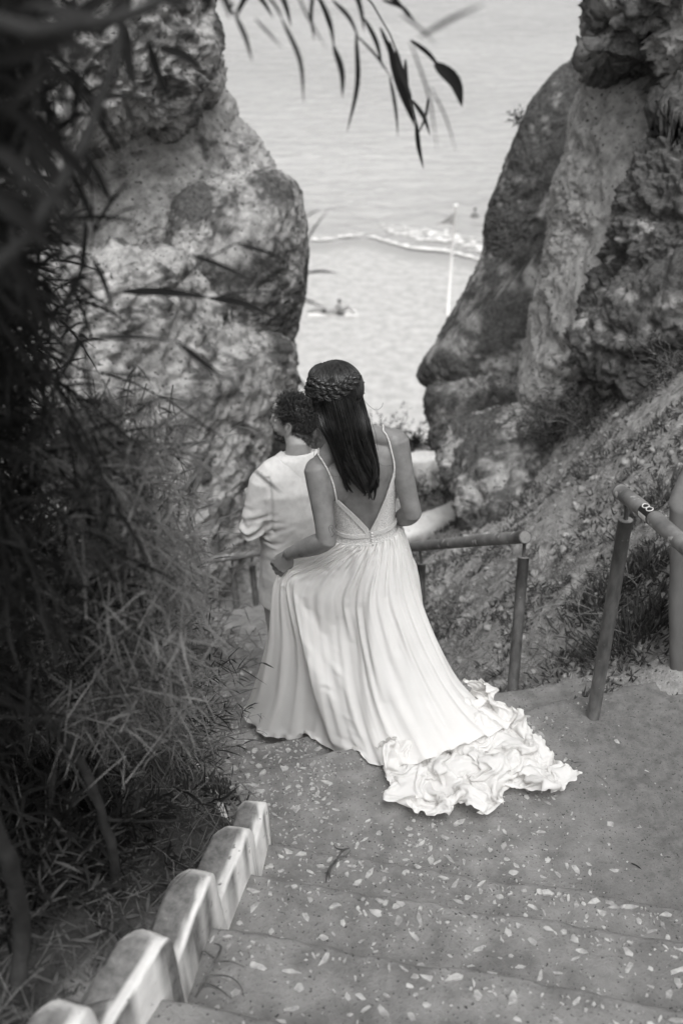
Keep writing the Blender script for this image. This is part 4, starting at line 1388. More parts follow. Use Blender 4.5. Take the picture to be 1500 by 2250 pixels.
def gsec(c, rx, ry, n=44, e=.85):
    a = np.linspace(0, 2 * math.pi, n, endpoint=False); cs, sn = np.cos(a), np.sin(a)
    return c + g_r * (np.sign(cs) * np.abs(cs) ** e * rx)[:, None] + g_f * (np.sign(sn) * np.abs(sn) ** e * ry)[:, None]


gE = at(553, 1166, 4.0); gW_ = gE + g_f * .21 + g_r * .07 + A(0, 0, -.01)
gEr = gR + A(.09, .02, -.28); gWr = gEr + g_f * .2 + A(.02, 0, .02)
gp = [loft([gsec(gc + A(0, .03, -.85), .15, .10), gsec(gc + A(0, .03, -.55), .15, .10), gsec(gc + A(0, .02, -.25), .165, .105), gsec(gc + A(0, 0, -.06), .165, .085), gsec(gc + A(0, .0, .0), .12, .06), gsec(g_neck, .06, .058)])]
gp.append(tube(np.array([g_neck + A(0, 0, -.04), g_neck + A(.004, .004, .04), g_head + A(.01, -.012, -.05)]), [.064, .058, .062], 22))
gp += head_parts(g_head, g_ax, 1.05)
gp += [arm(gL - A(0, 0, .035) + g_r * .02, gE, gW_, [.04, .04, .036, .036, .028]), arm(gR - A(0, 0, .035) - g_r * .02, gEr, gWr, [.04, .04, .036, .036, .028])]
gp += hand_parts(gW_, g_f + A(-.1, 0, .1), A(.8, .3, -.2), -1, .5, 1.05) + hand_parts(gWr, g_f, A(-.8, .3, -.2), 1, .5, 1.05)
for s_ in (-1, 1):
    hip = gc + A(0, .03, -.78) + g_r * s_ * .09
    ft = A(-.22, 4.15 + .05 * s_, GZ + .07) + g_r * s_ * .09
    gp.append(leg(hip, (hip + ft) / 2 + A(0, .03, 0), ft, [.08, .07, .055, .05, .04]))
gV, gF = fuse(gp, 0.0048, 4)
gN = vnormals(gV, gF)
body_g = obj('body', gV, gF, M['skin2'], groom)
for k in (-1, 1):
    V, F = ellipsoid(ring_pts(g_head, g_ax, [[k * .033, .074, .006]])[0], (.012, .012, .012), g_ax)
    obj('eye', V, F, M['eye'], groom)
    ft = A(-.22, 4.15 + .05 * k, GZ) + g_r * k * .09
    V, F = loft([ft + (np.stack([np.cos(a_) * w * g_r[0] + np.sin(a_) * l * g_f[0], np.cos(a_) * w * g_r[1] + np.sin(a_) * l * g_f[1], 0 * a_ + z], 1)) + g_f * .05 for z, w, l in ((.0, .045, .145), (.03, .048, .148), (.06, .042, .12), (.10, .036, .05))
                 for a_ in [np.linspace(0, 6.283, 25)[:-1]]])
    obj('shoe', V, F, M['bark'], groom)
# jacket
jk = [loft([gsec(gc + A(.0, .03, -.78), .205, .145), gsec(gc + A(0, .03, -.70), .20, .142), gsec(gc + A(0, .02, -.5), .182, .126), gsec(gc + A(0, .02, -.38), .180, .124), gsec(gc + A(0, .012, -.22), .196, .130), gsec(gc + A(0, .004, -.10), .202, .118),
            gsec(gc + A(0, 0, -.02), .190, .092), gsec(gc + A(0, .004, .022), .135, .078), gsec(gc + A(.005, .012, .05), .085, .07)])]
jk += [ellipsoid(gL + g_r * .022 + A(0, 0, -.040), (.068, .064, .062)), ellipsoid(gR - g_r * .022 + A(0, 0, -.040), (.068, .064, .062))]
for s_, sh in ((-1, gL), (1, gR)): jk.append(tube(np.array([gc + g_r * s_ * .06 + A(0, .004, .0), gc + g_r * s_ * .12 + A(0, .002, -.018), sh - g_r * s_ * .012 + A(0, 0, -.040)]), [.066, .062, .060], 18))
jk += [arm(gL + g_r * .018 + A(0, 0, -.035), gE, gW_ + unit(gW_ - gE) * -.01, [.066, .064, .060, .056, .055, .053, .05, .047, .045]), arm(gR - g_r * .018 + A(0, 0, -.035), gEr, gWr, [.066, .064, .060, .056, .055, .053, .05, .047, .045])]
jV, jF = fuse(jk, 0.0065, 5)
jN = vnormals(jV, jF)
relv = jV - gc
long_ = fbm(jV * A(10, 10, 3.2), 3) * .0025 + fbm(jV * A(7, 7, 7) + 3, 3) * .004
elb = np.exp(-(np.linalg.norm(jV - gE, axis=1) / .11) ** 2)
fold = elb * .010 * np.sin((jV - gE) @ unit(A(.5, .2, -1.0)) * 120 + 3 * fbm(jV * 12, 2))
arml = np.abs(np.linalg.norm((jV - (gL + A(.035, 0, -.08))) * A(1, 1, .55), axis=1) - .085)
seam = -.010 * np.exp(-(np.abs((relv @ g_r) + .148) / .008) ** 2) * (relv[:, 2] > -.30) * (relv[:, 2] < .0) * ((relv @ g_f) < 0)
cen = -.0022 * np.exp(-(np.abs(relv @ g_r) / .003) ** 2) * ((relv @ g_f) < 0)
lowfold = .0025 * np.sin((relv @ g_r) * 46 + 2.5 * fbm(jV * 4, 2)) * sstep(-.25, -.75, relv[:, 2]) * .6
jV = jV + jN * (long_ + fold + seam + cen + lowfold)[:, None]
obj('jacket', jV, jF, M['jacket'], groom)
jbvh = bvh_of(jV, jF)
a = np.linspace(0, 2 * math.pi, 56, endpoint=False); back = (1 - np.sin(a)) / 2
cr = []
for rad_, lift, mode in ((.112, -.004, 0), (.110, .004, 0), (.100, .007, 0), (.088, .016, 0), (.076, .030, 1), (.070, .038, 1), (.065, .038, 1), (.063, .02, 1), (.063, -.02, 1)):
    ring = []
    for q, b_ in zip(a, back):
        p = g_neck + A(.006, -.004, 0) + g_r * math.cos(q) * rad_ * 1.02 + g_f * math.sin(q) * rad_ * .96
        h = jbvh.ray_cast(Vector((p + A(0, 0, .3)).tolist()), Vector((0, 0, -1)))
        zs = h[0][2] if h[0] is not None and mode == 0 else g_neck[2] - .028 + .012 * b_
        ring.append(A(p[0], p[1], zs + lift * (.45 + .55 * b_)))
    cr.append(np.array(ring))
V, F = loft(cr, False)
obj('collar', V, F, M['jacket'], groom)
# trousers
tr = []
for s_ in (-1, 1):
    hip = gc + A(0, .035, -.70) + g_r * s_ * .085
    ft = A(-.22, 4.15 + .05 * s_, GZ + .05) + g_r * s_ * .095
    tr.append(leg(hip, (hip + ft) / 2 + A(0, .02, 0), ft, [.108, .100, .088, .082, .08, .078, .076]))
tr.append(loft([gsec(gc + A(0, .03, -.92), .175, .125), gsec(gc + A(0, .03, -.72), .178, .128), gsec(gc + A(0, .03, -.6), .165, .115)]))
tV, tF = fuse(tr, .008, 4)
tN = vnormals(tV, tF)
tV = tV + tN * (.005 * fbm(tV * A(10, 10, 4), 3) + .004 * np.sin(tV[:, 2] * 60 + 4 * fbm(tV * 8, 2)) * sstep(-3.3, -3.7, tV[:, 2]))[:, None]
obj('trousers', tV, tF, M['trousers'], groom)
# curly hair
HV = (gV - g_head) @ g_ax.T / 1.05
back = HV[:, 1] < .0
line = np.where(HV[:, 1] < -.02, -.075, np.interp(HV[:, 1], [-.02, .0, .018, .03, .060, .072], [-.045, .012, .010, .045, .080, .12]))
hm = (HV[:, 2] > line) & (np.linalg.norm(HV - A(0, 0, .0), axis=1) < .14) & ~((np.abs(HV[:, 0]) > .078) & (HV[:, 2] < .03))
Vg, Fg = cap_mesh(gV, gF, gN, hm, .006, .003)
hair_g = obj('hair', Vg, Fg, M['hair_curl'], groom)
mb = MB()
idx = np.nonzero(hm)[0]
for i in rg.choice(idx, 1500):
    p, n_ = gV[i], gN[i]; L = HV[i]
    topness = float(sstep(.028, .080, L[2] + .25 * max(0, -.0)))
    if topness < .15:
        k = rg.uniform(.008, .016)
        tdir = unit(n_ * .6 + g_ax[2] * -.9 + rg.normal(size=3) * .3)
        P = np.array([p + n_ * .004, p + n_ * .007 + tdir * k * .5, p + n_ * .007 + tdir * k])
        mb.add(*tube(P, [.0016, .0014, .0004], 4, False)); continue
    Lh = rg.uniform(.038, .070) * (.5 + .5 * topness)
    ax_ = unit(n_ * .75 + g_ax[1] * rg.uniform(-.7, .5) * topness + rg.normal(size=3) * .45)
    e1 = unit(np.cross(ax_, rg.normal(size=3))); e2 = np.cross(ax_, e1)
    w = np.linspace(0, 1, 11); turns = rg.uniform(.55, 1.15) * 6.28; R_ = rg.uniform(.007, .013)
    P = p + n_ * .003 + ax_ * (w * Lh * .75)[:, None] + (e1 * np.cos(w * turns)[:, None] + e2 * np.sin(w * turns)[:, None]) * (R_ * np.sqrt(w))[:, None]
    mb.add(*tube(P, np.interp(w, [0, .6, 1], [.0019, .0017, .0005]), 4, False))
mb.build('curls', M['hair_curl'], hair_g, kind='stuff')
# stubble beard along the jaw
mb = MB()
jw = np.nonzero((HV[:, 2] < -.055) & (HV[:, 2] > -.125) & (HV[:, 1] > .02) & (np.linalg.norm(HV, axis=1) < .16))[0]
for i in rg.choice(jw, 500):
    p, n_ = gV[i], gN[i]; d_ = unit(n_ * .6 - g_ax[2] + rg.normal(size=3) * .3)
    mb.add(*tube(np.array([p, p + d_ * .004, p + d_ * .008]), [.0012, .001, .0003], 4, False))
if mb.n: mb.build('beard', M['hair_curl'], hair_g, kind='stuff')
# ---------------------------------------------------------------- skirt and train: two pieces of cloth draped by Blender's own cloth solver
def drape(V, rest, nu, nv, frames_, pins, solids, stiff, bend, self_d, quality, friction=20):
    """Let a cloth grid fall and settle; returns its settled points (nu, nv, 3)."""
    o = obj('cloth', V.reshape(-1, 3), grid_faces(nu, nv), None)
    o.shape_key_add(name='Basis'); k = o.shape_key_add(name='rest')
    k.data.foreach_set('co', rest.reshape(-1, 3).astype(np.float32).ravel()); k.value = 0
    m = o.modifiers.new('cloth', 'CLOTH'); s = m.settings
    s.rest_shape_key = k; s.quality = quality; s.mass = .12; s.air_damping = 2
    s.tension_stiffness = stiff; s.compression_stiffness = stiff; s.shear_stiffness = stiff * .25; s.bending_stiffness = bend
    m.collision_settings.distance_min = .006; m.collision_settings.collision_quality = 3
    if pins is not None:
        g = o.vertex_groups.new(name='pin')
        for i, val in enumerate(pins.ravel()):
            if val > 0: g.add([i], float(val), 'REPLACE')
        s.vertex_group_mass = 'pin'
    if self_d:
        m.collision_settings.use_self_collision = True; m.collision_settings.self_distance_min = self_d
    sol = []
    for SV, SF in solids:
        c = obj('solid', SV, SF, None); c.modifiers.new('hit', 'COLLISION'); c.collision.cloth_friction = friction; c.collision.thickness_outer = .006
        sol.append(c)
    m.point_cache.frame_start = 1; m.point_cache.frame_end = frames_ + 5
    for f in range(1, frames_ + 1): S.frame_set(f)
    ev = o.evaluated_get(bpy.context.evaluated_depsgraph_get())
    q = np.empty(nu * nv * 3, np.float32); ev.data.vertices.foreach_get('co', q)
    for c in [o] + sol:
        me = c.data; bpy.data.objects.remove(c); bpy.data.meshes.remove(me)
    S.frame_set(1)
    return q.reshape(nu, nv, 3).astype(float)


cols_ = [  # (waist, upper, mid, low, hem): left, left-near x2, near, near-right, right, far-right, far, far-left
    [None, A(-.235, 3.15, -2.235), A(-.31, 3.18, -2.62), A(-.37, 3.21, -2.9), A(-.43, 3.26, -3.09)],
    [None, A(-.215, 3.12, -2.255), A(-.205, 3.10, -2.60), A(-.25, 3.08, -2.86), A(-.30, 3.07, -3.045)],
    [None, A(-.175, 3.10, -2.262), A(-.110, 3.03, -2.56), A(-.100, 2.99, -2.80), A(-.095, 2.955, -2.955)],
    [None, A(-.06, 3.035, -2.285), A(.00, 2.94, -2.56), A(.06, 2.83, -2.73), A(.115, 2.67, -2.785)],
    [None, A(.060, 3.01, -2.30), A(.13, 2.89, -2.54), A(.20, 2.77, -2.68), A(.27, 2.63, -2.74)],
    [None, A(.170, 3.03, -2.31), A(.29, 2.90, -2.54), A(.36, 2.80, -2.66), A(.42, 2.68, -2.71)],
    [None, A(.285, 3.13, -2.36), A(.42, 3.02, -2.60), A(.54, 2.95, -2.72), A(.66, 2.86, -2.76)],
    [None, A(.30, 3.30, -2.45), A(.42, 3.32, -2.75), A(.50, 3.30, -2.95), A(.55, 3.28, -3.1)],
    [None, A(.12, 3.40, -2.4), A(.14, 3.52, -2.75), A(.14, 3.6, -3.0), A(.14, 3.66, -3.26)],
    [None, A(-.12, 3.33, -2.35), A(-.20, 3.40, -2.72), A(-.29, 3.44, -2.98), A(-.35, 3.46, -3.2)],
]
angs = np.radians([180, 215, 240, 262, 282, 305, 340, 385, 450, 510])
for k, c_ in enumerate(cols_): c_[0] = torso(t_of_z(-2.082), angs[k], .008)
K_ = np.array(cols_)                                     # (10, 5, 3)


def skirt_drape(nu=156, nv=54, full=1.34):
    cu = np.stack([catmull(K_[:, j], 1000, True) for j in range(5)], 1)
    cu = np.roll(cu, -800, axis=0); cu = np.concatenate([cu, cu[:1]], 0)          # the seam is on the far side
    am = np.linalg.norm(np.diff(cu[:, 3], axis=0), axis=1) * .6 + np.linalg.norm(np.diff(cu[:, 1], axis=0), axis=1) * .4
    L = np.concatenate([[0], np.cumsum(am)]); ii = np.interp(np.linspace(0, L[-1], nu), L, np.arange(1001))
    cu = np.stack([[np.interp(ii, np.arange(1001), cu[:, j, k]) for k in range(3)] for j in range(5)], 0).transpose(2, 0, 1)
    base = np.stack([even(catmull(cu[a], 200), nv) for a in range(nu)])
    Nn = grid_normals(base)
    if np.mean(np.sum(Nn * (base - base.mean(0, keepdims=True)), -1)) < 0: Nn = -Nn
    u = np.linspace(0, 1, nu)[:, None]; v = np.linspace(0, 1, nv)[None]
    circ = np.linalg.norm(np.diff(base, axis=0), axis=2).sum(0)
    w = np.maximum.accumulate(circ * full)
    cl = np.concatenate([np.zeros((nu, 1)), np.cumsum(np.linalg.norm(np.diff(base, axis=1), axis=2), 1)], 1)
    R = np.stack([(u - .5) * w[None], -cl * 1.012, 0 * cl], -1)
    warp = fbm(np.stack([u * 9 + 0 * v, v * .8 + 0 * u, 0 * u * v], -1).reshape(-1, 3), 3).reshape(nu, nv)
    arc = np.linspace(0, circ[int(nv * .62)], nu)[:, None]
    wl = .066
    d = wl / (2 * math.pi) * 1.0 * np.sin(2 * math.pi * arc / wl + 2.5 * warp) * sstep(0, .25, v) + .004 * np.sin(arc * 2 * math.pi / .034)
    V = base + Nn * d[..., None]
    V[:, 0] = base[:, 0]
    dh = np.linalg.norm(base - A(-.222, 3.125, -2.245), axis=2)
    pin = np.zeros((nu, nv)); pin[:, 0] = 1; pin[dh < .04] = 1
    V[dh < .04] = (base + Nn * d[..., None] * .3)[dh < .04]
    hem = base[:, -1]; on = (hem[:, 2] > -2.80) & (hem[:, 0] > .05)
    pin[on, -1] = 1; pin[on, -2] = .6; pin[hem[:, 0] < -.27, -1] = .9
    s = stair_z(V[..., 0], V[..., 1]); V[..., 2] = np.where(np.isnan(s), V[..., 2], np.maximum(V[..., 2], s + .012))
    X, Y = np.meshgrid(np.linspace(-.9, 1.2, 85), np.linspace(2.2, 4.4, 89), indexing='ij')
    Z = stair_z(X, Y); Z = np.where(np.isnan(Z), -3.6, Z)
    pl = [loft(np.array([torso(t_, np.linspace(0, 2 * math.pi, 32, endpoint=False)) for t_ in np.linspace(0, 2, 10)]))]
    for s_ in (-1, 1):
        hip = A(.10, 3.22, -2.3) + b_right_w * s_ * .075; foot = A(.09, 3.22 + (.03 if s_ < 0 else .16), BZ + .06) + b_right_w * s_ * .07
        pl.append(leg(hip, (hip + foot) / 2 + A(0, .03, 0), foot, [.085, .07, .053, .05, .05, .042, .033]))
    return drape(V, R, nu, nv, 34, pin, [(np.stack([X, Y, Z], -1).reshape(-1, 3), grid_faces(85, 89)), fuse(pl, .02, 3)], 12, .03, .004, 6)


def train_drape(n=82, W=1.55, H=1.25, seed=3):
    """A crumpled sheet let fall on the flat landing."""
    rg_ = np.random.default_rng(seed)
    AA, BB = np.meshgrid(np.linspace(-W / 2, W / 2, n), np.linspace(-H / 2, H / 2, n), indexing='ij')
    p = np.stack([AA * 2.2, BB * 1.3, 0 * AA + rg_.uniform(0, 50)], -1).reshape(-1, 3)
    a1 = 1.30 * np.sin(2 * math.pi * AA / .34 + 2.6 * fbm(p, 2).reshape(n, n))
    X = np.cumsum(np.cos(a1), 0) * W / (n - 1); Z = np.cumsum(np.sin(a1), 0) * W / (n - 1)
    a2 = 1.12 * np.sin(2 * math.pi * BB / .40 + 2.6 * fbm(p + 20, 2).reshape(n, n))
    Y = np.cumsum(np.cos(a2), 1) * H / (n - 1); Z2 = np.cumsum(np.sin(a2), 1) * H / (n - 1)
    V = np.stack([X - X.mean(0, keepdims=True), Y - Y.mean(1, keepdims=True), Z - Z.mean(0, keepdims=True) + Z2 - Z2.mean(1, keepdims=True)], -1).reshape(-1, 3)
    V += .02 * np.stack([fbm(p * 3 + k * 9, 3) for k in range(3)], 1)
    V[:, 2] += .03 - V[:, 2].min()
    R = np.stack([AA, BB, 0 * AA], -1)
    fl = (np.array([[-3., -3, 0], [3, -3, 0], [3, 3, 0], [-3, 3, 0]]), np.array([[0, 1, 2, 3]]))
    q = drape(V, R, n, n, 24, None, [fl], 8, .012, .0075, 4, 40)
    q[..., :2] -= q[..., :2].reshape(-1, 2).mean(0)
    return q


SKIRT = skirt_drape()
PILE = train_drape()
TRAIN_ROT, TRAIN_SCALE, TRAIN_AT = 22, (.78, .78, .52), (.442, 2.690, -2.785)
def finer(P, n, m):
    P = catmull(P, n)
    return catmull(np.swapaxes(P, 0, 1), m).swapaxes(0, 1)


for _ in range(2):
    SKIRT[1:-1, 3:-1] = .6 * SKIRT[1:-1, 3:-1] + .2 * (SKIRT[:-2, 3:-1] + SKIRT[2:, 3:-1])
sk = finer(SKIRT, 600, 190)
Nn = grid_normals(sk)
if np.mean(np.sum(Nn * (sk - sk.mean(0, keepdims=True)), -1)) < 0: Nn = -Nn
u = np.linspace(0, 1, 600)[:, None]; v = np.linspace(0, 1, 190)[None]
wob = fbm(np.stack([u * 6 + 0 * v, v * 1.1 + 0 * u, 0 * u * v], -1).reshape(-1, 3), 3).reshape(600, 190)
fine = np.sin(u * 2 * math.pi * 62 + 3.5 * wob) * (.0020 * np.exp(-v / .25) + .0012 + .0014 * sstep(.55, .8, u))
sk = sk + Nn * fine[..., None]
obj('skirt', sk.reshape(-1, 3), grid_faces(600, 190), M['dress'], dress)

for _ in range(1):
    PILE[1:-1, 1:-1] = .5 * PILE[1:-1, 1:-1] + .125 * (PILE[:-2, 1:-1] + PILE[2:, 1:-1] + PILE[1:-1, :-2] + PILE[1:-1, 2:])
tr_ = finer(PILE, 230, 230)
ang = math.radians(TRAIN_ROT); R2 = np.array([[math.cos(ang), math.sin(ang)], [-math.sin(ang), math.cos(ang)]])
tr_[..., :2] = (tr_[..., :2] @ R2) * A(*TRAIN_SCALE[:2]); tr_[..., 2] *= TRAIN_SCALE[2]
tr_ = tr_ + A(*TRAIN_AT)
_q = finer(np.stack(np.meshgrid(np.linspace(0, 1.5, 82), np.linspace(0, 1.2, 82), indexing='ij') + [np.zeros((82, 82))], -1), 230, 230).reshape(-1, 3)
_w = fbm(_q * 3, 3)[:, None]
tr_ = tr_ + grid_normals(tr_) * (.0018 * ridged((_q + .1 * _w) * A(9, 22, 1), 3) + .0010 * fbm((_q + .06 * _w) * A(45, 28, 1), 2)).reshape(230, 230, 1)
obj('train', tr_.reshape(-1, 3), grid_faces(230, 230), M['dress'], dress)
# ================================================================ PLANTS
def leaves(base, dirv, length, width, droop=0.3, seg=5, curl=None, rngp=None, face=None):
    """Narrow leaves: base (n,3), dir (n,3), length (n,), width (n,). Returns V, F."""
    rngp = rngp or RNG
    base = np.asarray(base, float); n = len(base)
    d = unit(dirv); length = np.broadcast_to(length, (n,)); width = np.broadcast_to(width, (n,)); droop = np.broadcast_to(droop, (n,))
    side = unit(np.cross(d, face if face is not None else rngp.normal(size=(n, 3))))
    t_ = np.linspace(0, 1, seg + 1)
    prof = np.sin(math.pi * (0.06 + 0.94 * t_) ** 0.75) ** 0.8
    prof[-1] = 0.05
    sag = rngp.normal(size=(n, 3)) * 0.12
    P = base[:, None] + d[:, None] * (t_[None, :, None] * length[:, None, None]) + (np.array([0, 0, -1.0]) * droop[:, None] + sag)[:, None] * ((t_ ** 2)[None, :, None] * length[:, None, None])
    Lw = side[:, None] * (prof[None, :, None] * width[:, None, None] * 0.5)
    up = unit(np.cross(side, d))
    V = np.stack([P - Lw, P - up[:, None] * (prof[None, :, None] * width[:, None, None] * 0.12), P + Lw], 2)          # n, seg+1, 3, 3
    k = (seg + 1) * 3
    f = []
    for i in range(seg):
        for j in range(2): f.append([i * 3 + j, i * 3 + j + 1, (i + 1) * 3 + j + 1, (i + 1) * 3 + j])
    F = (np.array(f)[None] + (np.arange(n) * k)[:, None, None]).reshape(-1, 4)
    return V.reshape(-1, 3), F


def fingers(base, dirv, length, rad, rngp, k=5, seg=4):
    """Plump or wiry stems as thin tubes with a soft bend, all at once."""
    n = len(base); d = unit(dirv); length = np.broadcast_to(length, (n,)); rad = np.broadcast_to(rad, (n,))
    s1 = unit(np.cross(d, rngp.normal(size=(n, 3)))); s2 = np.cross(d, s1)
    t_ = np.linspace(0, 1, seg + 1); prof = np.interp(t_, [0, .3, .8, 1], [.7, 1, .75, .15])
    bend = s1 * rngp.uniform(-.35, .35, (n, 1))
    P = base[:, None] + (d[:, None] * t_[None, :, None] + bend[:, None] * (t_ ** 2)[None, :, None]) * length[:, None, None]
    a = np.arange(k) * 2 * math.pi / k
    V = P[:, :, None] + (s1[:, None, None] * np.cos(a)[None, None, :, None] + s2[:, None, None] * np.sin(a)[None, None, :, None]) * (prof[None, :, None, None] * rad[:, None, None, None])
    f = []
    for i in range(seg):
        for j in range(k): f.append([i * k + j, i * k + (j + 1) % k, (i + 1) * k + (j + 1) % k, (i + 1) * k + j])
    F = (np.array(f)[None] + (np.arange(n) * k * (seg + 1))[:, None, None]).reshape(-1, 4)
    return V.reshape(-1, 3), F


def gz(x, y):
    z = ground_z(np.array([x]), np.array([y]))
    return float(z[0])


# ---------------- the tree close by on the left, its leaves hanging into the view
rl = np.random.default_rng(77)
tree = empty('overhanging_tree', atz(40, 2060, -2.05) + A(-.35, 0, 0), 'dark long leaved tree close by on the left, its branches hanging over the view', 'tree')


def limb(pts, r0, r1, name='branch', m='bark_dark', parent=None, knob=.004):
    P = even(catmull(np.array([at(*p) if not isinstance(p, np.ndarray) else p for p in pts]), 60), 44)
    P = P + knob * np.stack([fbm(P * 14 + 9 * k, 3) for k in range(3)], 1)
    V, F = tube(P, np.linspace(r0, r1, 44) * (1 + .18 * fbm(P * 20, 2)), 10)
    return obj(name, V, F, M[m], parent or tree), P


limb([tree.location and np.array(tree.location), at(-60, 1800, 1.25), at(-120, 1500, 1.2), at(-260, 900, 1.15), at(-420, 300, 1.1), at(-500, -300, 1.0)], .045, .028, 'trunk')
limb([at(-160, 1500, 1.5), at(20, 1545, 1.6), at(110, 1590, 1.65), at(175, 1670, 1.65), at(225, 1790, 1.62), at(252, 1900, 1.6), at(262, 1990, 1.62)], .011, .012)
limb([at(150, 1330, 2.1), at(185, 1470, 2.0), at(214, 1610, 1.95), at(222, 1750, 1.9), at(240, 1830, 1.85)], .009, .010)
limb([at(-40, 1760, 1.2), at(20, 1890, 1.22), at(50, 2040, 1.25), at(40, 2160, 1.2)], .016, .018)
limb([at(190, 1570, 1.9), at(240, 1660, 1.9), at(290, 1690, 1.92), at(380, 1640, 1.95)], .004, .002)
limb([at(225, 1800, 1.62), at(330, 1805, 1.75), at(420, 1800, 1.9)], .005, .003)
limb([at(-420, 300, 1.1), at(-150, 60, 1.0), at(60, 70, .95), at(140, 60, .95), at(260, 40, 1.0), at(430, -30, 1.15)], .012, .005)
limb([at(-260, 900, 1.15), at(-60, 640, 1.05), at(60, 520, 1.1), at(190, 300, 1.2), at(270, 60, 1.3), at(290, -100, 1.3)], .010, .005)
limb([at(430, -30, 1.15), at(560, -60, 1.8), at(700, -70, 2.2), at(800, -10, 2.3), at(840, 40, 2.32), at(870, 110, 2.33), at(905, 230, 2.34), at(920, 290, 2.34)], .005, .0012)
limb([at(640, -80, 2.1), at(700, 0, 2.15), at(730, 80, 2.15)], .002, .001)
limb([at(430, -30, 1.15), at(500, 0, 1.8), at(514, 30, 1.92), at(530, 0, 1.95), at(545, -40, 1.97)], .003, .0015)

for tw_ in ([(-60, 700, 1.7), (120, 690, 1.75), (275, 640, 1.78)], [(-60, 760, 1.8), (100, 745, 1.82), (215, 742, 1.84)], [(275, 640, 1.78), (380, 632, 1.8), (465, 655, 1.79)], [(100, 745, 1.82), (160, 800, 1.84), (225, 820, 1.85)],
            [(190, 300, 1.6), (200, 420, 1.6), (205, 520, 1.58), (195, 600, 1.56)], [(205, 510, 1.58), (260, 470, 1.65), (312, 458, 1.7)], [(465, 655, 1.79), (560, 640, 1.8), (638, 648, 1.9)], [(380, 632, 1.8), (450, 570, 1.8), (522, 536, 1.79)],
            [(225, 820, 1.85), (330, 860, 1.9), (470, 950, 1.7), (556, 1030, 1.5)]):
    limb(tw_, .0022, .0010)
# leaf strokes: x0, y0, x1, y1, bend, width px, d
LS = [  # hanging sprays against the sea
    (516, 30, 554, 136, 4, 9, 1.4), (586, -10, 622, 48, 4, 6, 1.45), (620, 44, 667, 226, 14, 9, 1.45), (512, 5, 500, 30, 3, 6, 1.4), (650, -20, 716, 105, -6, 5, 1.3), (700, -10, 735, 110, 6, 10, 1.55),
    (732, 100, 752, 216, 8, 12, 1.55), (782, 75, 762, 292, 12, 10, 1.6), (786, 80, 862, 175, 4, 5, 1.6), (835, 60, 872, 190, 6, 9, 1.65), (856, 170, 874, 300, 3, 7, 1.6), (854, 92, 912, 280, -6, 17, 1.7), (890, 130, 914, 276, -8, 10, 1.7),
    (914, 268, 930, 372, -3, 10, 1.7), (940, 215, 916, 300, 6, 6, 1.7), (902, 88, 972, 160, 6, 10, 1.65), (955, 140, 1015, 236, 14, 26, 1.65), (840, 0, 912, 46, 8, 8, 1.6), (945, 190, 1000, 330, 6, 4, 1.2), (920, 82, 1065, 8, -5, 9, 0.95),
    (880, 30, 960, 100, 3, 5, 1.1), (560, 40, 620, 105, 0, 5, 1.3), (900, 90, 960, 330, 10, 5, 1.15),
    # dark leaves at the upper left
    (0, 215, 250, 452, 10, 30, .85), (-20, 320, 172, 482, 8, 26, .8), (185, 216, 322, 214, -4, 12, 1.15), (278, 55, 302, 205, -8, 18, 1.2), (326, 90, 376, 222, -6, 14, 1.25), (350, 105, 446, 156, 10, 14, 1.3), (60, 180, 145, 330, 8, 18, 1.0),
    (270, 215, 302, 310, 4, 6, 1.2), (250, 60, 40, 10, 10, 22, .9), (-20, 40, 230, 130, -14, 30, .85), (120, 130, 20, 240, 10, 24, .8), (140, 60, 300, -30, 10, 20, .95), (-30, 140, 160, 90, -6, 28, .8), (60, 300, 170, 470, 8, 24, .9),
    (-30, 420, 120, 560, 10, 30, .8), (180, 330, 250, 450, 4, 12, 1.05), (40, 60, 110, -20, 4, 20, .9), (300, -20, 210, 100, -8, 18, 1.0), (420, -20, 468, 22, 6, 14, 1.2), (470, -20, 440, 40, 4, 12, 1.2), (330, -10, 420, 20, 6, 16, 1.1),
    (-20, 520, 95, 700, 12, 26, .85), (190, 240, 70, 330, 6, 14, 1.0), (140, 350, 215, 520, 6, 12, 1.1), (205, 510, 290, 390, 6, 7, 1.2), (190, 480, 170, 640, 4, 10, 1.2), (200, 560, 250, 690, 6, 9, 1.2), (190, 570, 130, 690, 6, 10, 1.15),
    # arcs across the left cliff
    (270, 640, 470, 655, -6, 14, 1.35), (460, 655, 620, 705, -14, 12, 1.35), (205, 742, 400, 752, -8, 10, 1.4), (390, 752, 498, 838, -16, 12, 1.4), (220, 820, 360, 838, -6, 8, 1.4), (520, 535, 628, 572, -4, 10, 1.35), 
    (636, 648, 716, 678, -3, 7, 1.5), (668, 540, 720, 462, 3, 4, 1.3), (668, 600, 742, 600, -4, 6, 1.3), (420, 560, 560, 620, -5, 8, 1.3), (560, 560, 640, 640, -4, 6, 1.3),
    (670, 480, 702, 460, 2, 3, 1.3), (555, 1030, 620, 1085, -3, 8, 1.5), (520, 1480, 565, 1440, 5, 3, 1.8), (640, 820, 690, 870, -3, 10, 1.0),
    (545, -30, 600, 40, 5, 9, 1.6), (600, -40, 640, 60, 6, 10, 1.6), (690, -30, 690, 90, -6, 8, 1.55), (770, -40, 800, 70, 5, 10, 1.6), (800, 40, 840, 150, 6, 9, 1.65), (870, 110, 905, 215, -6, 12, 1.68),
    (905, 220, 945, 300, 6, 9, 1.7), (560, -30, 520, 40, -5, 10, 1.5), (480, -30, 505, 40, 5, 12, 1.5), (730, 0, 790, 90, 8, 8, 1.6), (820, -30, 900, 40, 8, 10, 1.6)]
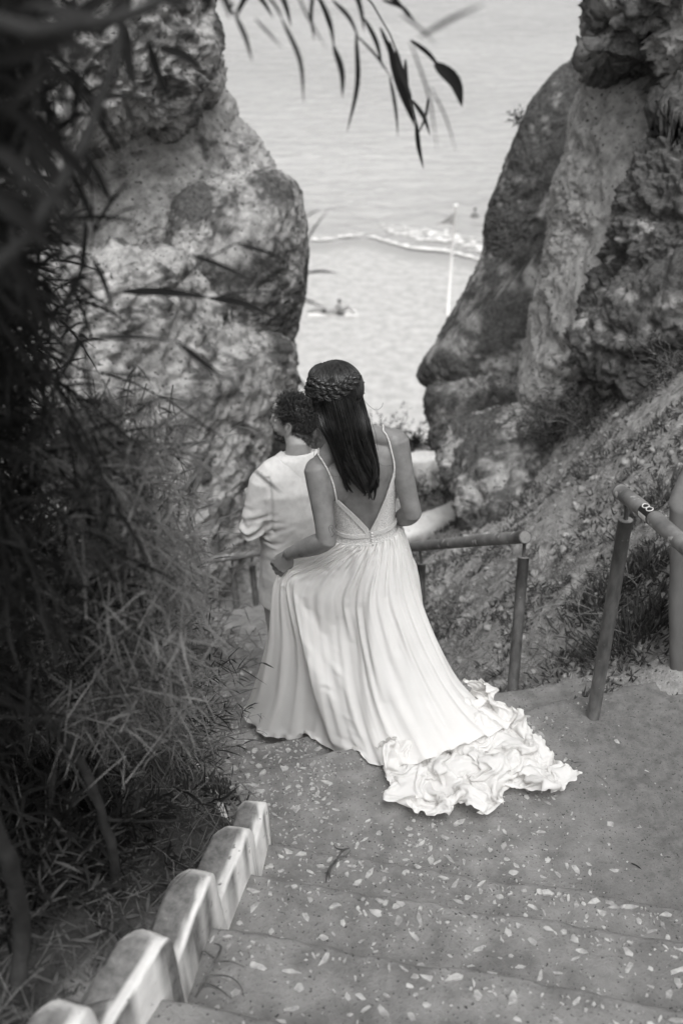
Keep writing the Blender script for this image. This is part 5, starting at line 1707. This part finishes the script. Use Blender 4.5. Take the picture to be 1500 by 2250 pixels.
for (x0, y0, x1, y1, bd, wpx, d) in LS:
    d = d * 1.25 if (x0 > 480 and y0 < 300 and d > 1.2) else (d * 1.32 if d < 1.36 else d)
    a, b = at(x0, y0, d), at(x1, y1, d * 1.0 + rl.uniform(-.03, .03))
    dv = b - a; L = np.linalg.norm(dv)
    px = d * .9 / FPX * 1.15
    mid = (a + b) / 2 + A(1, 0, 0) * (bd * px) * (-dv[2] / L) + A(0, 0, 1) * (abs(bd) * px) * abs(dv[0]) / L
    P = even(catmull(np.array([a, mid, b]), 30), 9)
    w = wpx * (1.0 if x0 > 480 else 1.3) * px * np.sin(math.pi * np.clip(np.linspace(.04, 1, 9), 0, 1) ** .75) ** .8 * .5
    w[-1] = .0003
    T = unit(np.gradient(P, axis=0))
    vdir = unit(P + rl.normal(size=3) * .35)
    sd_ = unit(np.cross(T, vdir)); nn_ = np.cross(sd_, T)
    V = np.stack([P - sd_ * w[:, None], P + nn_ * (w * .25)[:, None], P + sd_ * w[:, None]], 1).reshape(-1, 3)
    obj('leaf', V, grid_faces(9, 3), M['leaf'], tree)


def mass(n, xr, yr, dr, dens, lr, wr, name, m, parent, twm='bark_dark', droop=.35, cl=7, spread=.10, seed=1):
    rg_ = np.random.default_rng(seed)
    base, dirs, ln, wd = [], [], [], []
    tw = MB()
    while len(base) < n:
        x, y = rg_.uniform(*xr), rg_.uniform(*yr)
        if rg_.uniform() > dens(x, y): continue
        d = rg_.uniform(*dr); c = at(x, y, d)
        ax_ = unit(rg_.normal(size=3) + A(.5, 0, -.2)); L = rg_.uniform(.12, .3)
        tw.add(*tube(np.array([c - ax_ * L * .6, c, c + ax_ * L * .4 + A(0, 0, -.02)]), [.002, .0016, .0008], 4, False))
        for _ in range(cl):
            s = rg_.uniform(-.55, .4)
            base.append(c + ax_ * L * s + rg_.normal(size=3) * .004)
            dirs.append(unit(ax_ * rg_.uniform(.2, .9) + rg_.normal(size=3) * .55)); ln.append(rg_.uniform(*lr)); wd.append(rg_.uniform(*wr))
    V, F = leaves(np.array(base), np.array(dirs), np.array(ln), np.array(wd), droop, 5, rngp=rg_)
    o = obj(name, V, F, M[m], parent, kind='stuff')
    tw.build('twigs', M[twm], parent, kind='stuff')
    return o


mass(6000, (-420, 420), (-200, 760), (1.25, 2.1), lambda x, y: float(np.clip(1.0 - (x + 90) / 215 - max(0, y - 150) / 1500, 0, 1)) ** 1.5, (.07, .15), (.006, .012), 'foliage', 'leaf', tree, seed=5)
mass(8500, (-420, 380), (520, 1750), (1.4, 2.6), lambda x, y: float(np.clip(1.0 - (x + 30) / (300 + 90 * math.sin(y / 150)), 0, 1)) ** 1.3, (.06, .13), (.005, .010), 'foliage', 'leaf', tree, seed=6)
mass(3600, (120, 450), (900, 1640), (1.6, 2.5), lambda x, y: float(np.clip(1.1 - abs(x - 260 - 60 * math.sin(y / 170)) / 210, 0, 1)) ** 1.2, (.04, .10), (.002, .0045), 'foliage', 'leaf_pale', tree, 'twig', seed=16)
mass(2400, (60, 440), (900, 1640), (1.6, 2.5), lambda x, y: float(np.clip(1.1 - abs(x - 220) / 230, 0, 1)) ** 1.2, (.04, .10), (.003, .006), 'foliage', 'leaf_mid', tree, 'twig', seed=17)
# unseen crown leaves above and behind the view, added to shade the left bank
rg_ = np.random.default_rng(8)
n_ = 2200
cc = np.stack([rg_.normal(-2.7, .7, n_), rg_.normal(.9, .9, n_), rg_.normal(1.15, .45, n_)], 1)
ok = ~((cc[:, 1] > .2) & (cc[:, 2] < .15 + 0 * cc[:, 0]) & (cc[:, 0] > -0.9))
cc = cc[ok]
V, F = leaves(cc, rg_.normal(size=cc.shape) + A(.2, 0, -.6), rg_.uniform(.09, .18, len(cc)), rg_.uniform(.010, .018, len(cc)), .3, 4, rngp=rg_)
obj('foliage', V, F, M['leaf'], tree, kind='stuff')

# ---------------- scrub on the left bank
def shrub(px, py, d, R, H, nl, nt, label, m1='leaf_mid', m2='leaf_pale', seed=0, lr=(.04, .09), wr=(.003, .007), group='scrub bushes on the left bank', name='shrub', lean=(0, 0, 0), pale=.45, base=None, twm='twig', up=.6):
    rg_ = np.random.default_rng(seed)
    c = at(px, py, d) if base is None else np.array(base, float)
    if base is None and c[1] < 11: c[2] = gz(c[0], c[1]) - .02
    r = empty(name, c, label, 'shrub', group)
    tips, tv = [], []
    st = MB()
    for i in range(nt):
        dv = unit(np.array([rg_.normal(), rg_.normal(), up + abs(rg_.normal()) * .6]) + np.array(lean))
        L = rg_.uniform(.55, 1.05) * (R * math.hypot(dv[0], dv[1]) + H * abs(dv[2]))
        P = c + np.outer(np.linspace(0, 1, 7), dv) * L + np.cumsum(rg_.normal(size=(7, 3)) * L * .045, 0) + np.outer(np.linspace(0, 1, 7) ** 2, A(0, 0, -.18 * L))
        st.add(*tube(P, np.linspace(.0045, .0010, 7) * (H / .5) ** .5 * rg_.uniform(.6, 1.3), 5, False))
        for t_ in rg_.uniform(.25, 1.02, max(2, nl // nt)):
            k = min(5, int(t_ * 6)); f = t_ * 6 - k
            tips.append(P[k] * (1 - f) + P[min(k + 1, 6)] * f); tv.append(unit(P[min(k + 1, 6)] - P[k]))
    st.build('stem', M[twm], r, kind='stuff')
    tips, tv = np.array(tips), np.array(tv)
    dv = tv * .5 + rg_.normal(size=tips.shape) * .6 + A(0, 0, .1)
    sel = rg_.uniform(size=len(tips)) < pale
    for s_, m in ((~sel, m1), (sel, m2)):
        if s_.sum() < 3: continue
        k = s_.sum()
        V, F = leaves(tips[s_], dv[s_], rg_.uniform(*lr, k), rg_.uniform(*wr, k), .25, 3, rngp=rg_)
        obj('foliage', V, F, M[m], r, kind='stuff')
    return r


shrub(60, 1250, 3.3, .6, .75, 1700, 70, 'dense dark scrub bush filling the left edge of the bank', seed=1, lr=(.05, .11), wr=(.005, .010), pale=.15, m1='leaf', m2='leaf_mid')
shrub(250, 1230, 4.3, .6, .6, 1700, 80, 'tangled grey scrub bush against the pitted cliff foot', seed=2, pale=.5)
shrub(120, 1080, 5.2, .6, .7, 1300, 60, 'dark scrub bush behind the others at the cliff foot', seed=9, pale=.25)
shrub(390, 1230, 5.0, .45, .45, 1100, 60, 'pale wispy scrub bush left of the groom', seed=3, pale=.7)
shrub(160, 1480, 2.7, .5, .5, 1900, 70, 'dark scrub bush above the kerb between bare branches', seed=4, pale=.2, m1='leaf', m2='leaf_mid')
shrub(330, 1400, 3.5, .42, .42, 1500, 70, 'twiggy grey scrub bush beside the lower steps', seed=5, pale=.5)
shrub(330, 1600, 2.6, .33, .30, 1200, 60, 'low scrub bush spilling over the white kerb', seed=6, pale=.35)
shrub(455, 1330, 4.7, .36, .36, 800, 46, 'feathery dry scrub next to the far low handrail', seed=7, pale=.75)
shrub(400, 1560, 2.95, .26, .26, 700, 44, 'thin feathery scrub reaching over the steps beside the gown', seed=8, pale=.5, lean=(.5, 0, 0), lr=(.02, .05), wr=(.002, .004))
shrub(230, 1760, 1.95, .28, .22, 1100, 40, 'low dark weeds between the bare branches and the kerb', seed=10, pale=.25, m1='leaf', m2='leaf_mid', lr=(.04, .09), wr=(.005, .010))
shrub(60, 1900, 1.6, .3, .25, 900, 30, 'shaded weeds around the thick bare branch at the lower left', seed=11, pale=.2, m1='leaf', m2='leaf_mid', lr=(.05, .10), wr=(.005, .012))
shrub(30, 1760, 1.9, .3, .3, 1500, 40, 'dark weeds at the left edge behind the bare branches', seed=21, pale=.1, m1='leaf', m2='leaf_mid', lr=(.05, .10), wr=(.005, .011))
shrub(150, 1930, 1.7, .26, .16, 1000, 36, 'sparse dry weeds between the bare branch and the nearest kerb blocks', seed=22, pale=.4, m1='leaf', m2='leaf_mid', lr=(.04, .08), wr=(.004, .008))
shrub(60, 2100, 1.45, .25, .16, 800, 30, 'dark weeds in the bottom left corner', seed=23, pale=.2, m1='leaf', m2='leaf_mid', lr=(.04, .08), wr=(.004, .009))
# right side and the lip
RS = 'dry shrubs on the right cliff and bank'
shrub(1225, 935, 6.9, .55, .42, 3200, 110, 'dry twiggy shrub on the bank under the pale buttress', seed=12, pale=.25, group=RS, lr=(.03, .06), wr=(.003, .006), m1='leaf', m2='leaf_mid', lean=(-.2, 0, 0))
shrub(1300, 875, 6.6, .42, .38, 1900, 80, 'dark low shrub right of the dry twiggy one', seed=13, pale=.3, group=RS, lr=(.03, .06), wr=(.003, .006), m1='leaf', m2='leaf_mid')
shrub(1060, 860, 9.6, .55, .40, 1300, 80, 'pale feathery shrub clinging to the dark slab', seed=14, pale=.5, group=RS, lr=(.04, .08), wr=(.003, .006), base=at(1075, 895, 9.25))
shrub(850, 985, 9.9, .45, .34, 900, 60, 'dark bush on the lip behind the bride', seed=15, pale=.15, group=RS, lr=(.04, .09), wr=(.006, .012), m1='leaf', m2='leaf_mid')
shrub(912, 985, 9.7, .30, .22, 600, 40, 'small leafy bush on the lip above the parapet', seed=16, pale=.15, group=RS, lr=(.04, .09), wr=(.008, .014), m1='leaf', m2='leaf_mid')
shrub(720, 990, 9.8, .5, .5, 900, 60, 'blurred bush on the lip between the couple', seed=17, pale=.4, group=RS, lr=(.04, .09), wr=(.005, .010))
shrub(935, 1092, 8.55, .30, .22, 700, 40, 'low dark weeds under the whitewashed parapet', seed=31, pale=.25, group=RS, lr=(.03, .07), wr=(.004, .008), m1='leaf', m2='leaf_mid', base=at(935, 1098, 8.7))
shrub(980, 1075, 8.6, .26, .22, 600, 40, 'dry weeds between the parapet and the boulder', seed=32, pale=.45, group=RS, lr=(.03, .07), wr=(.004, .008), m1='leaf', m2='leaf_mid', base=at(985, 1085, 8.75))
shrub(1490, 810, 5.9, .34, .30, 900, 50, 'dark shrub at the right edge under the crusted rock', seed=18, pale=.1, group=RS, lr=(.03, .07), wr=(.004, .008), m1='leaf', m2='leaf_mid')
shrub(1142, 268, 11.0, .16, .20, 160, 14, 'tiny plant growing from the seaward edge of the dark slab', seed=19, pale=0, group=RS, base=at(1146, 272, 11.05), lr=(.04, .08), wr=(.008, .014), m1='leaf')


def tuft(px, py, d, R, H, n, label, seed, group='succulent tufts', base=None, m='succulent'):
    rg_ = np.random.default_rng(seed)
    c = at(px, py, d) if base is None else np.array(base, float)
    if base is None: c[2] = gz(c[0], c[1])
    r = empty('succulent_tuft', c, label, 'succulent', group)
    b = c + np.stack([rg_.normal(size=n) * R * .5, rg_.normal(size=n) * R * .5, np.zeros(n)], 1)
    b[:, 2] = ground_z(b[:, 0], b[:, 1]) - .01 + rg_.uniform(0, .5, n) * H
    V, F = fingers(b, (b - c) * A(1, 1, 0) * 5 + rg_.normal(size=(n, 3)) * .35 + A(0, 0, 1), rg_.uniform(.5, 1.1, n) * H * .8, rg_.uniform(.003, .0055, n), rg_)
    obj('succulent_leaves', V, F, M[m], r, kind='stuff')
    k = 14
    bb = c + rg_.normal(size=(k, 3)) * R * .4 * A(1, 1, 0)
    V, F = fingers(bb, rg_.normal(size=(k, 3)) * A(1, 1, .1) + A(0, 0, .12), rg_.uniform(.6, 1.4, k) * R, np.full(k, .003), rg_)
    obj('runners', V=V, F=F, mat=M['twig'], parent=r, kind='stuff')
    return r


tuft(478, 1745, 2.44, .09, .065, 150, 'succulent tuft growing against the rounded kerb end', 1)
tuft(1400, 1400, 3.55, .22, .12, 520, 'largest succulent clump in front of the plastered wall', 2)
tuft(1330, 1330, 3.95, .20, .10, 360, 'succulent clump behind the upper handrail post', 3)
tuft(1420, 1250, 3.95, .18, .10, 260, 'succulent clump under the end of the upper handrail', 4)
tuft(1450, 1130, 4.5, .2, .10, 240, 'succulent clump on the bank above the upper handrail', 5)
tuft(1260, 1440, 3.6, .14, .06, 140, 'small flattened succulent clump between the two handrail posts', 6)


# ---------------- ground cover of the bank: mats of dead and living fleshy stems
def cover(n, name, m, poly, dr_scale, seed, lr, rr, thr, label, up=.5, k=4, fr=2.6):
    rg_ = np.random.default_rng(seed)
    pts = np.zeros((0, 3))
    while len(pts) < n:
        x = rg_.uniform(poly[0], poly[1], n); y = rg_.uniform(poly[2], poly[3], n)
        ok = (y > l_line(1, x) + .06) & ((x > right_edge(y) + .06))
        x, y = x[ok], y[ok]
        f = fbm(np.stack([x * fr, y * fr, 0 * x + seed], 1), 4)
        s = f > thr
        x, y = x[s], y[s]
        z = ground_z(x, y)
        pts = np.concatenate([pts, np.stack([x, y, z], 1)])[:n]
    P = pts.copy(); P[:, 2] += lumps(pts) - .004
    V, F = fingers(P, rg_.normal(size=P.shape) + A(0, 0, up), rg_.uniform(*lr, n), rg_.uniform(*rr, n), rg_, k, 3)
    obj(name, V, F, M[m], label=label, kind='stuff')


cover(17000, 'ground_cover', 'succulent', (.1, 3.2, 3.2, 8.2), 1, 3, (.02, .06), (.003, .006), .06, 'dark mats of creeping succulents over the right bank')
cover(12000, 'dry_litter', 'twig', (.1, 3.2, 3.2, 8.2), 1, 4, (.02, .07), (.0012, .0028), -.05, 'dry stems and litter over the right bank', up=.15)
cover(2600, 'dry_grass', 'leaf_pale', (.5, 1.9, 3.15, 5.5), 1, 6, (.06, .16), (.0010, .0018), .0, 'dry grass and straw at the foot of the bank', up=.35, k=3)


def stones(n, name, seed, poly, sr, label, mm):
    rg_ = np.random.default_rng(seed)
    mb = MB()
    ico = ellipsoid((0, 0, 0), (1, 1, .7), None, 7, 5)
    got = 0
    while got < n:
        x, y = rg_.uniform(poly[0], poly[1]), rg_.uniform(poly[2], poly[3])
        if y < l_line(1, x) + .05 or x < float(right_edge(y)) + .05: continue
        s = sr[0] + (sr[1] - sr[0]) * rg_.uniform() ** 3
        p = np.array([[x, y, gz(x, y)]]); p[0, 2] += float(lumps(p)[0])
        V = ico[0] * rg_.uniform(.7, 1.2, 3) * s
        V = V * (1 + .25 * rg_.normal(size=(len(V), 1))) + p
        mb.add(V, ico[1]); got += 1
    mb.build(name, M[mm], smooth=True, label=label, kind='stuff')


stones(1300, 'pebbles', 9, (.2, 2.6, 3.2, 6.8), (.005, .032), 'pale pebbles and clods on the right bank', 'soil_clod')


# left bank: leaf litter and weeds among the kerb
def litter(n, seed):
    rg_ = np.random.default_rng(seed)
    y = rg_.uniform(.9, 4.6, n); x = left_edge(y) - .06 - np.abs(rg_.normal(0, .55, n))
    z = ground_z(x, y); P = np.stack([x, y, z], 1); P[:, 2] += lumps(P) + .006
    V, F = leaves(P, rg_.normal(size=(n, 3)) * A(1, 1, .35), rg_.uniform(.02, .07, n), rg_.uniform(.004, .010, n), .1, 3, rngp=rg_)
    obj('leaf_litter', V, F, M['litter'], label='dry fallen leaves on the soil behind the kerb', kind='stuff')
    n2 = n // 2
    y = rg_.uniform(.9, 4.6, n2); x = left_edge(y) - .08 - np.abs(rg_.normal(0, .5, n2)); P = np.stack([x, y, ground_z(x, y)], 1); P[:, 2] += lumps(P)
    V, F = fingers(P, rg_.normal(size=(n2, 3)) * A(1, 1, .5) + A(0, 0, .25), rg_.uniform(.04, .16, n2), rg_.uniform(.0008, .002, n2), rg_, 3, 4)
    obj('dry_stems', V, F, M['twig'], label='thin dry stems and roots behind the kerb', kind='stuff')


litter(7000, 12)

# ---------------- small things lying on the steps
def twig_thing(name, label, cat, pts, r, m, dz=.006, extra=()):
    P = []
    for x, y, z in pts:
        p = atz(x, y, z); s = stair_z(np.array([p[0]]), np.array([p[1]]))[0]
        P.append(p + A(0, 0, dz))
    P = even(catmull(np.array(P), 40), 30)
    r_ = empty(name, P[0], label, cat)
    V, F = tube(P, np.interp(np.linspace(0, 1, 30), [0, .2, .8, 1], [.4, 1, .8, .2]) * r, 6)
    obj('stalk', V, F, M[m], r_)
    for e in extra:
        Q = even(catmull(np.array([atz(x, y, z) + A(0, 0, dz + .004) for x, y, z in e]), 20), 14)
        V, F = tube(Q, np.linspace(r * .7, r * .2, 14), 5)
        obj('side_twig', V, F, M[m], r_)
    return r_


z1, z0 = -2.64, -2.8
twig_thing('dried_stalk', 'curled dried brown stalk lying on the first step above the landing', 'dried stalk', [(768, 1866, z1 + .03), (752, 1872, z1 + .03), (742, 1888, z1 + .02), (728, 1905, z1 + .01), (718, 1925, z1), (716, 1942, z1)], .0045, 'bark', .006,
           [[(752, 1872, z1 + .03), (738, 1868, z1 + .03), (733, 1860, z1 + .03)], [(742, 1888, z1 + .02), (760, 1884, z1 + .01), (770, 1872, z1 + .02)], [(728, 1905, z1 + .01), (722, 1915, z1 + .015), (726, 1936, z1)], [(738, 1893, z1 + .02), (726, 1912, z1 + .01), (722, 1940, z1)]])
twig_thing('twig', 'thin forked twig on the sandy landing right of the train', 'twig', [(1240, 1668, z0), (1262, 1678, z0), (1290, 1690, z0), (1308, 1698, z0)], .0022, 'bark', .004, [[(1262, 1678, z0), (1285, 1678, z0)], [(1275, 1684, z0), (1262, 1690, z0)]])
twig_thing('twig', 'short bent twig on the sand below the right handrail post', 'twig', [(1305, 1702, z0), (1322, 1712, z0), (1335, 1726, z0)], .0018, 'twig', .004)
twig_thing('twig', 'short dark twig at the right end of the landing', 'twig', [(1385, 1898, z0), (1398, 1904, z0), (1408, 1912, z0)], .0024, 'bark_dark', .004)
z3 = -2.32
twig_thing('dried_plant', 'wilted dry plant on the third step beside the kerb', 'dried plant', [(430, 2195, z3), (452, 2150, z3 + .03), (470, 2120, z3 + .04), (486, 2085, z3 + .03), (470, 2075, z3 + .02)], .004, 'bark', .006,
           [[(452, 2150, z3 + .03), (500, 2150, z3 + .03), (528, 2170, z3 + .01), (536, 2195, z3)], [(470, 2120, z3 + .04), (505, 2118, z3 + .02), (540, 2130, z3)], [(445, 2165, z3 + .02), (478, 2175, z3), (510, 2200, z3)], [(470, 2110, z3 + .03), (448, 2095, z3 + .03), (440, 2110, z3 + .01)]])
# ================================================================ BEACH: flagpole, bathers
fp = atz(983, 692, -20.0)
pole = empty('flagpole', fp, 'tall white flagpole on the beach near the waterline', 'flagpole')
topz = at(997, 452, fp[1])[2]
V, F = tube(np.array([fp, (fp + A(.05, 0, topz - fp[2]) + fp) / 2, fp + A(.10, 0, topz - fp[2])]), [.075, .07, .06], 12)
obj('pole', V, F, M['pole'], pole)
V, F = ellipsoid(fp + A(.10, 0, topz - fp[2]), (.13, .13, .10), None, 14, 10)
obj('finial', V, F, M['pole'], pole)
flag = empty('flag', fp + A(.10, 0, topz - fp[2] - .3), 'grey triangular beach flag blowing from the white pole', 'flag')
u_ = np.linspace(0, 1, 24); v_ = np.linspace(0, 1, 14)
U, W_ = np.meshgrid(u_, v_, indexing='ij')
h0, h1 = topz - .30, topz - 1.03
hi = h0 + (h1 + .02 - h0) * U ** .85; lo = np.full_like(U, h1) + .10 * np.sin(U * 3)
G = np.stack([fp[0] + .08 - 1.02 * U, fp[1] + .10 * np.sin(U * 7 + W_) * U, lo + (hi - lo) * W_], -1)
G2 = G + A(0, .012, 0)
obj('flag_cloth', np.concatenate([G.reshape(-1, 3), G2.reshape(-1, 3)]), np.concatenate([grid_faces(24, 14), grid_faces(24, 14)[:, ::-1] + 24 * 14]), M['flag'], flag)


def lying_person(c, yaw, label, sit=False):
    r = empty('person', c, label, 'person', 'people on the beach')
    f = A(math.cos(yaw), math.sin(yaw), 0); s = A(-f[1], f[0], 0); up = A(0, 0, 1)
    W = lambda a, b, h: c + f * a + s * b + up * h
    if sit:
        hip, ch, hd = W(0, 0, .12), W(-.10, 0, .50), W(-.05, 0, .78)
        kn = [W(.40, .12, .42), W(.42, -.12, .40)]; ft = [W(.72, .12, .04), W(.74, -.12, .04)]
        hands = [W(-.35, .25, .06), W(.2, -.2, .35)]
    else:
        hip, ch, hd = W(0, 0, .12), W(-.5, 0, .14), W(-.80, 0, .15)
        kn = [W(.42, .11, .14), W(.44, -.11, .24)]; ft = [W(.84, .13, .05), W(.80, -.12, .05)]
        hands = [W(-.2, .35, .06), W(-.25, -.35, .06)]
    P = [tube(np.array([hip, (hip + ch) / 2, ch]), [.15, .13, .16], 14), ellipsoid(ch, (.17, .17, .12)), ellipsoid(hd, (.10, .10, .115)), tube(np.array([ch, hd]), [.06, .055], 10)]
    for i, sg in enumerate((1, -1)):
        P.append(leg(hip + s * sg * .09, kn[i], ft[i], [.085, .07, .055, .05, .035])); P.append(ellipsoid(ft[i] + f * .05, (.10, .05, .05)))
        sh = ch + s * sg * .17
        P.append(leg(sh, (sh + hands[i]) / 2 + s * sg * .05, hands[i], [.05, .045, .04, .035, .03])); P.append(ellipsoid(hands[i], (.05, .04, .03)))
    V, F = fuse(P, .022, 2)
    obj('body', V, F, M['skin2'], r)
    V, F = ellipsoid(hd + up * .02 - f * .02, (.108, .105, .105)); obj('hair', V, F, M['hair'], r)
    V, F = tube(np.array([hip - f * .12, hip, hip + f * .14]) + up * .0, [.155, .17, .15], 14); obj('swimwear', V, F, M['swim'], r)
    return r


b1 = atz(748, 692, -20.0)
bz = lambda p: A(p[0], p[1], float(beach_z(np.array(p[0]), np.array(p[1]))) + .03)
b1 = bz(b1)
lying_person(b1, math.radians(10), 'dark clad bather sitting up on the far beach beside a white towel', True)
b2 = bz(atz(712, 690, -20.0))
lying_person(b2, math.radians(170), 'bather lying on a pale towel on the far beach beside the cliff edge')


def towel(c, yaw, L, Wd, label):
    f = A(math.cos(yaw), math.sin(yaw), 0); s = A(-f[1], f[0], 0)
    u_ = np.linspace(-.5, .5, 14); U, W_ = np.meshgrid(u_, u_, indexing='ij')
    G = c + f * (U * L)[..., None] + s * (W_ * Wd)[..., None] + A(0, 0, 1) * (.02 + .025 * np.abs(fbm(np.stack([U * 4, W_ * 3, 0 * U + L], -1).reshape(-1, 3), 2)).reshape(14, 14))[..., None]
    G2 = G - A(0, 0, .04)
    obj('towel', np.concatenate([G.reshape(-1, 3), G2.reshape(-1, 3)]), np.concatenate([grid_faces(14, 14), grid_faces(14, 14)[:, ::-1] + 196]), M['towel'], loc=c, label=label, cat='towel', group='towels on the far beach')


towel(bz(atz(770, 690, -20)), .1, .7, 1.0, 'white towel right of the sitting bather')
towel(bz(atz(706, 692, -20)), .1, 1.5, .7, 'pale towel under the lying bather')
# the bather standing in the shallows
sp = atz(1041, 492, SEA_Z - .35)
sw = empty('person', sp, 'dark figure standing waist deep in the sea near the right cliff', 'person')
hh = lambda h: sp + A(0, 0, h)
P = [tube(np.array([hh(-.35), hh(0), hh(.35), hh(.62)]), [.14, .16, .15, .17], 14), ellipsoid(hh(.72), (.20, .12, .10)), ellipsoid(hh(1.02), (.095, .10, .12)), tube(np.array([hh(.75), hh(.95)]), [.06, .055], 10)]
for sg in (-1, 1):
    P.append(leg(hh(.72) + A(.2 * sg, 0, 0), hh(.45) + A(.27 * sg, .02, 0), hh(.22) + A(.20 * sg, -.12, 0), [.05, .045, .04, .035, .03]))
    P.append(leg(hh(-.05) + A(.08 * sg, 0, 0), hh(-.3) + A(.09 * sg, 0, 0), hh(-.5) + A(.09 * sg, 0, 0), [.09, .08, .06, .05, .04]))
V, F = fuse(P, .022, 2)
obj('body', V, F, M['skin'], sw)
V, F = ellipsoid(hh(1.05) + A(0, .02, 0), (.105, .11, .115)); obj('hair', V, F, M['hair'], sw)
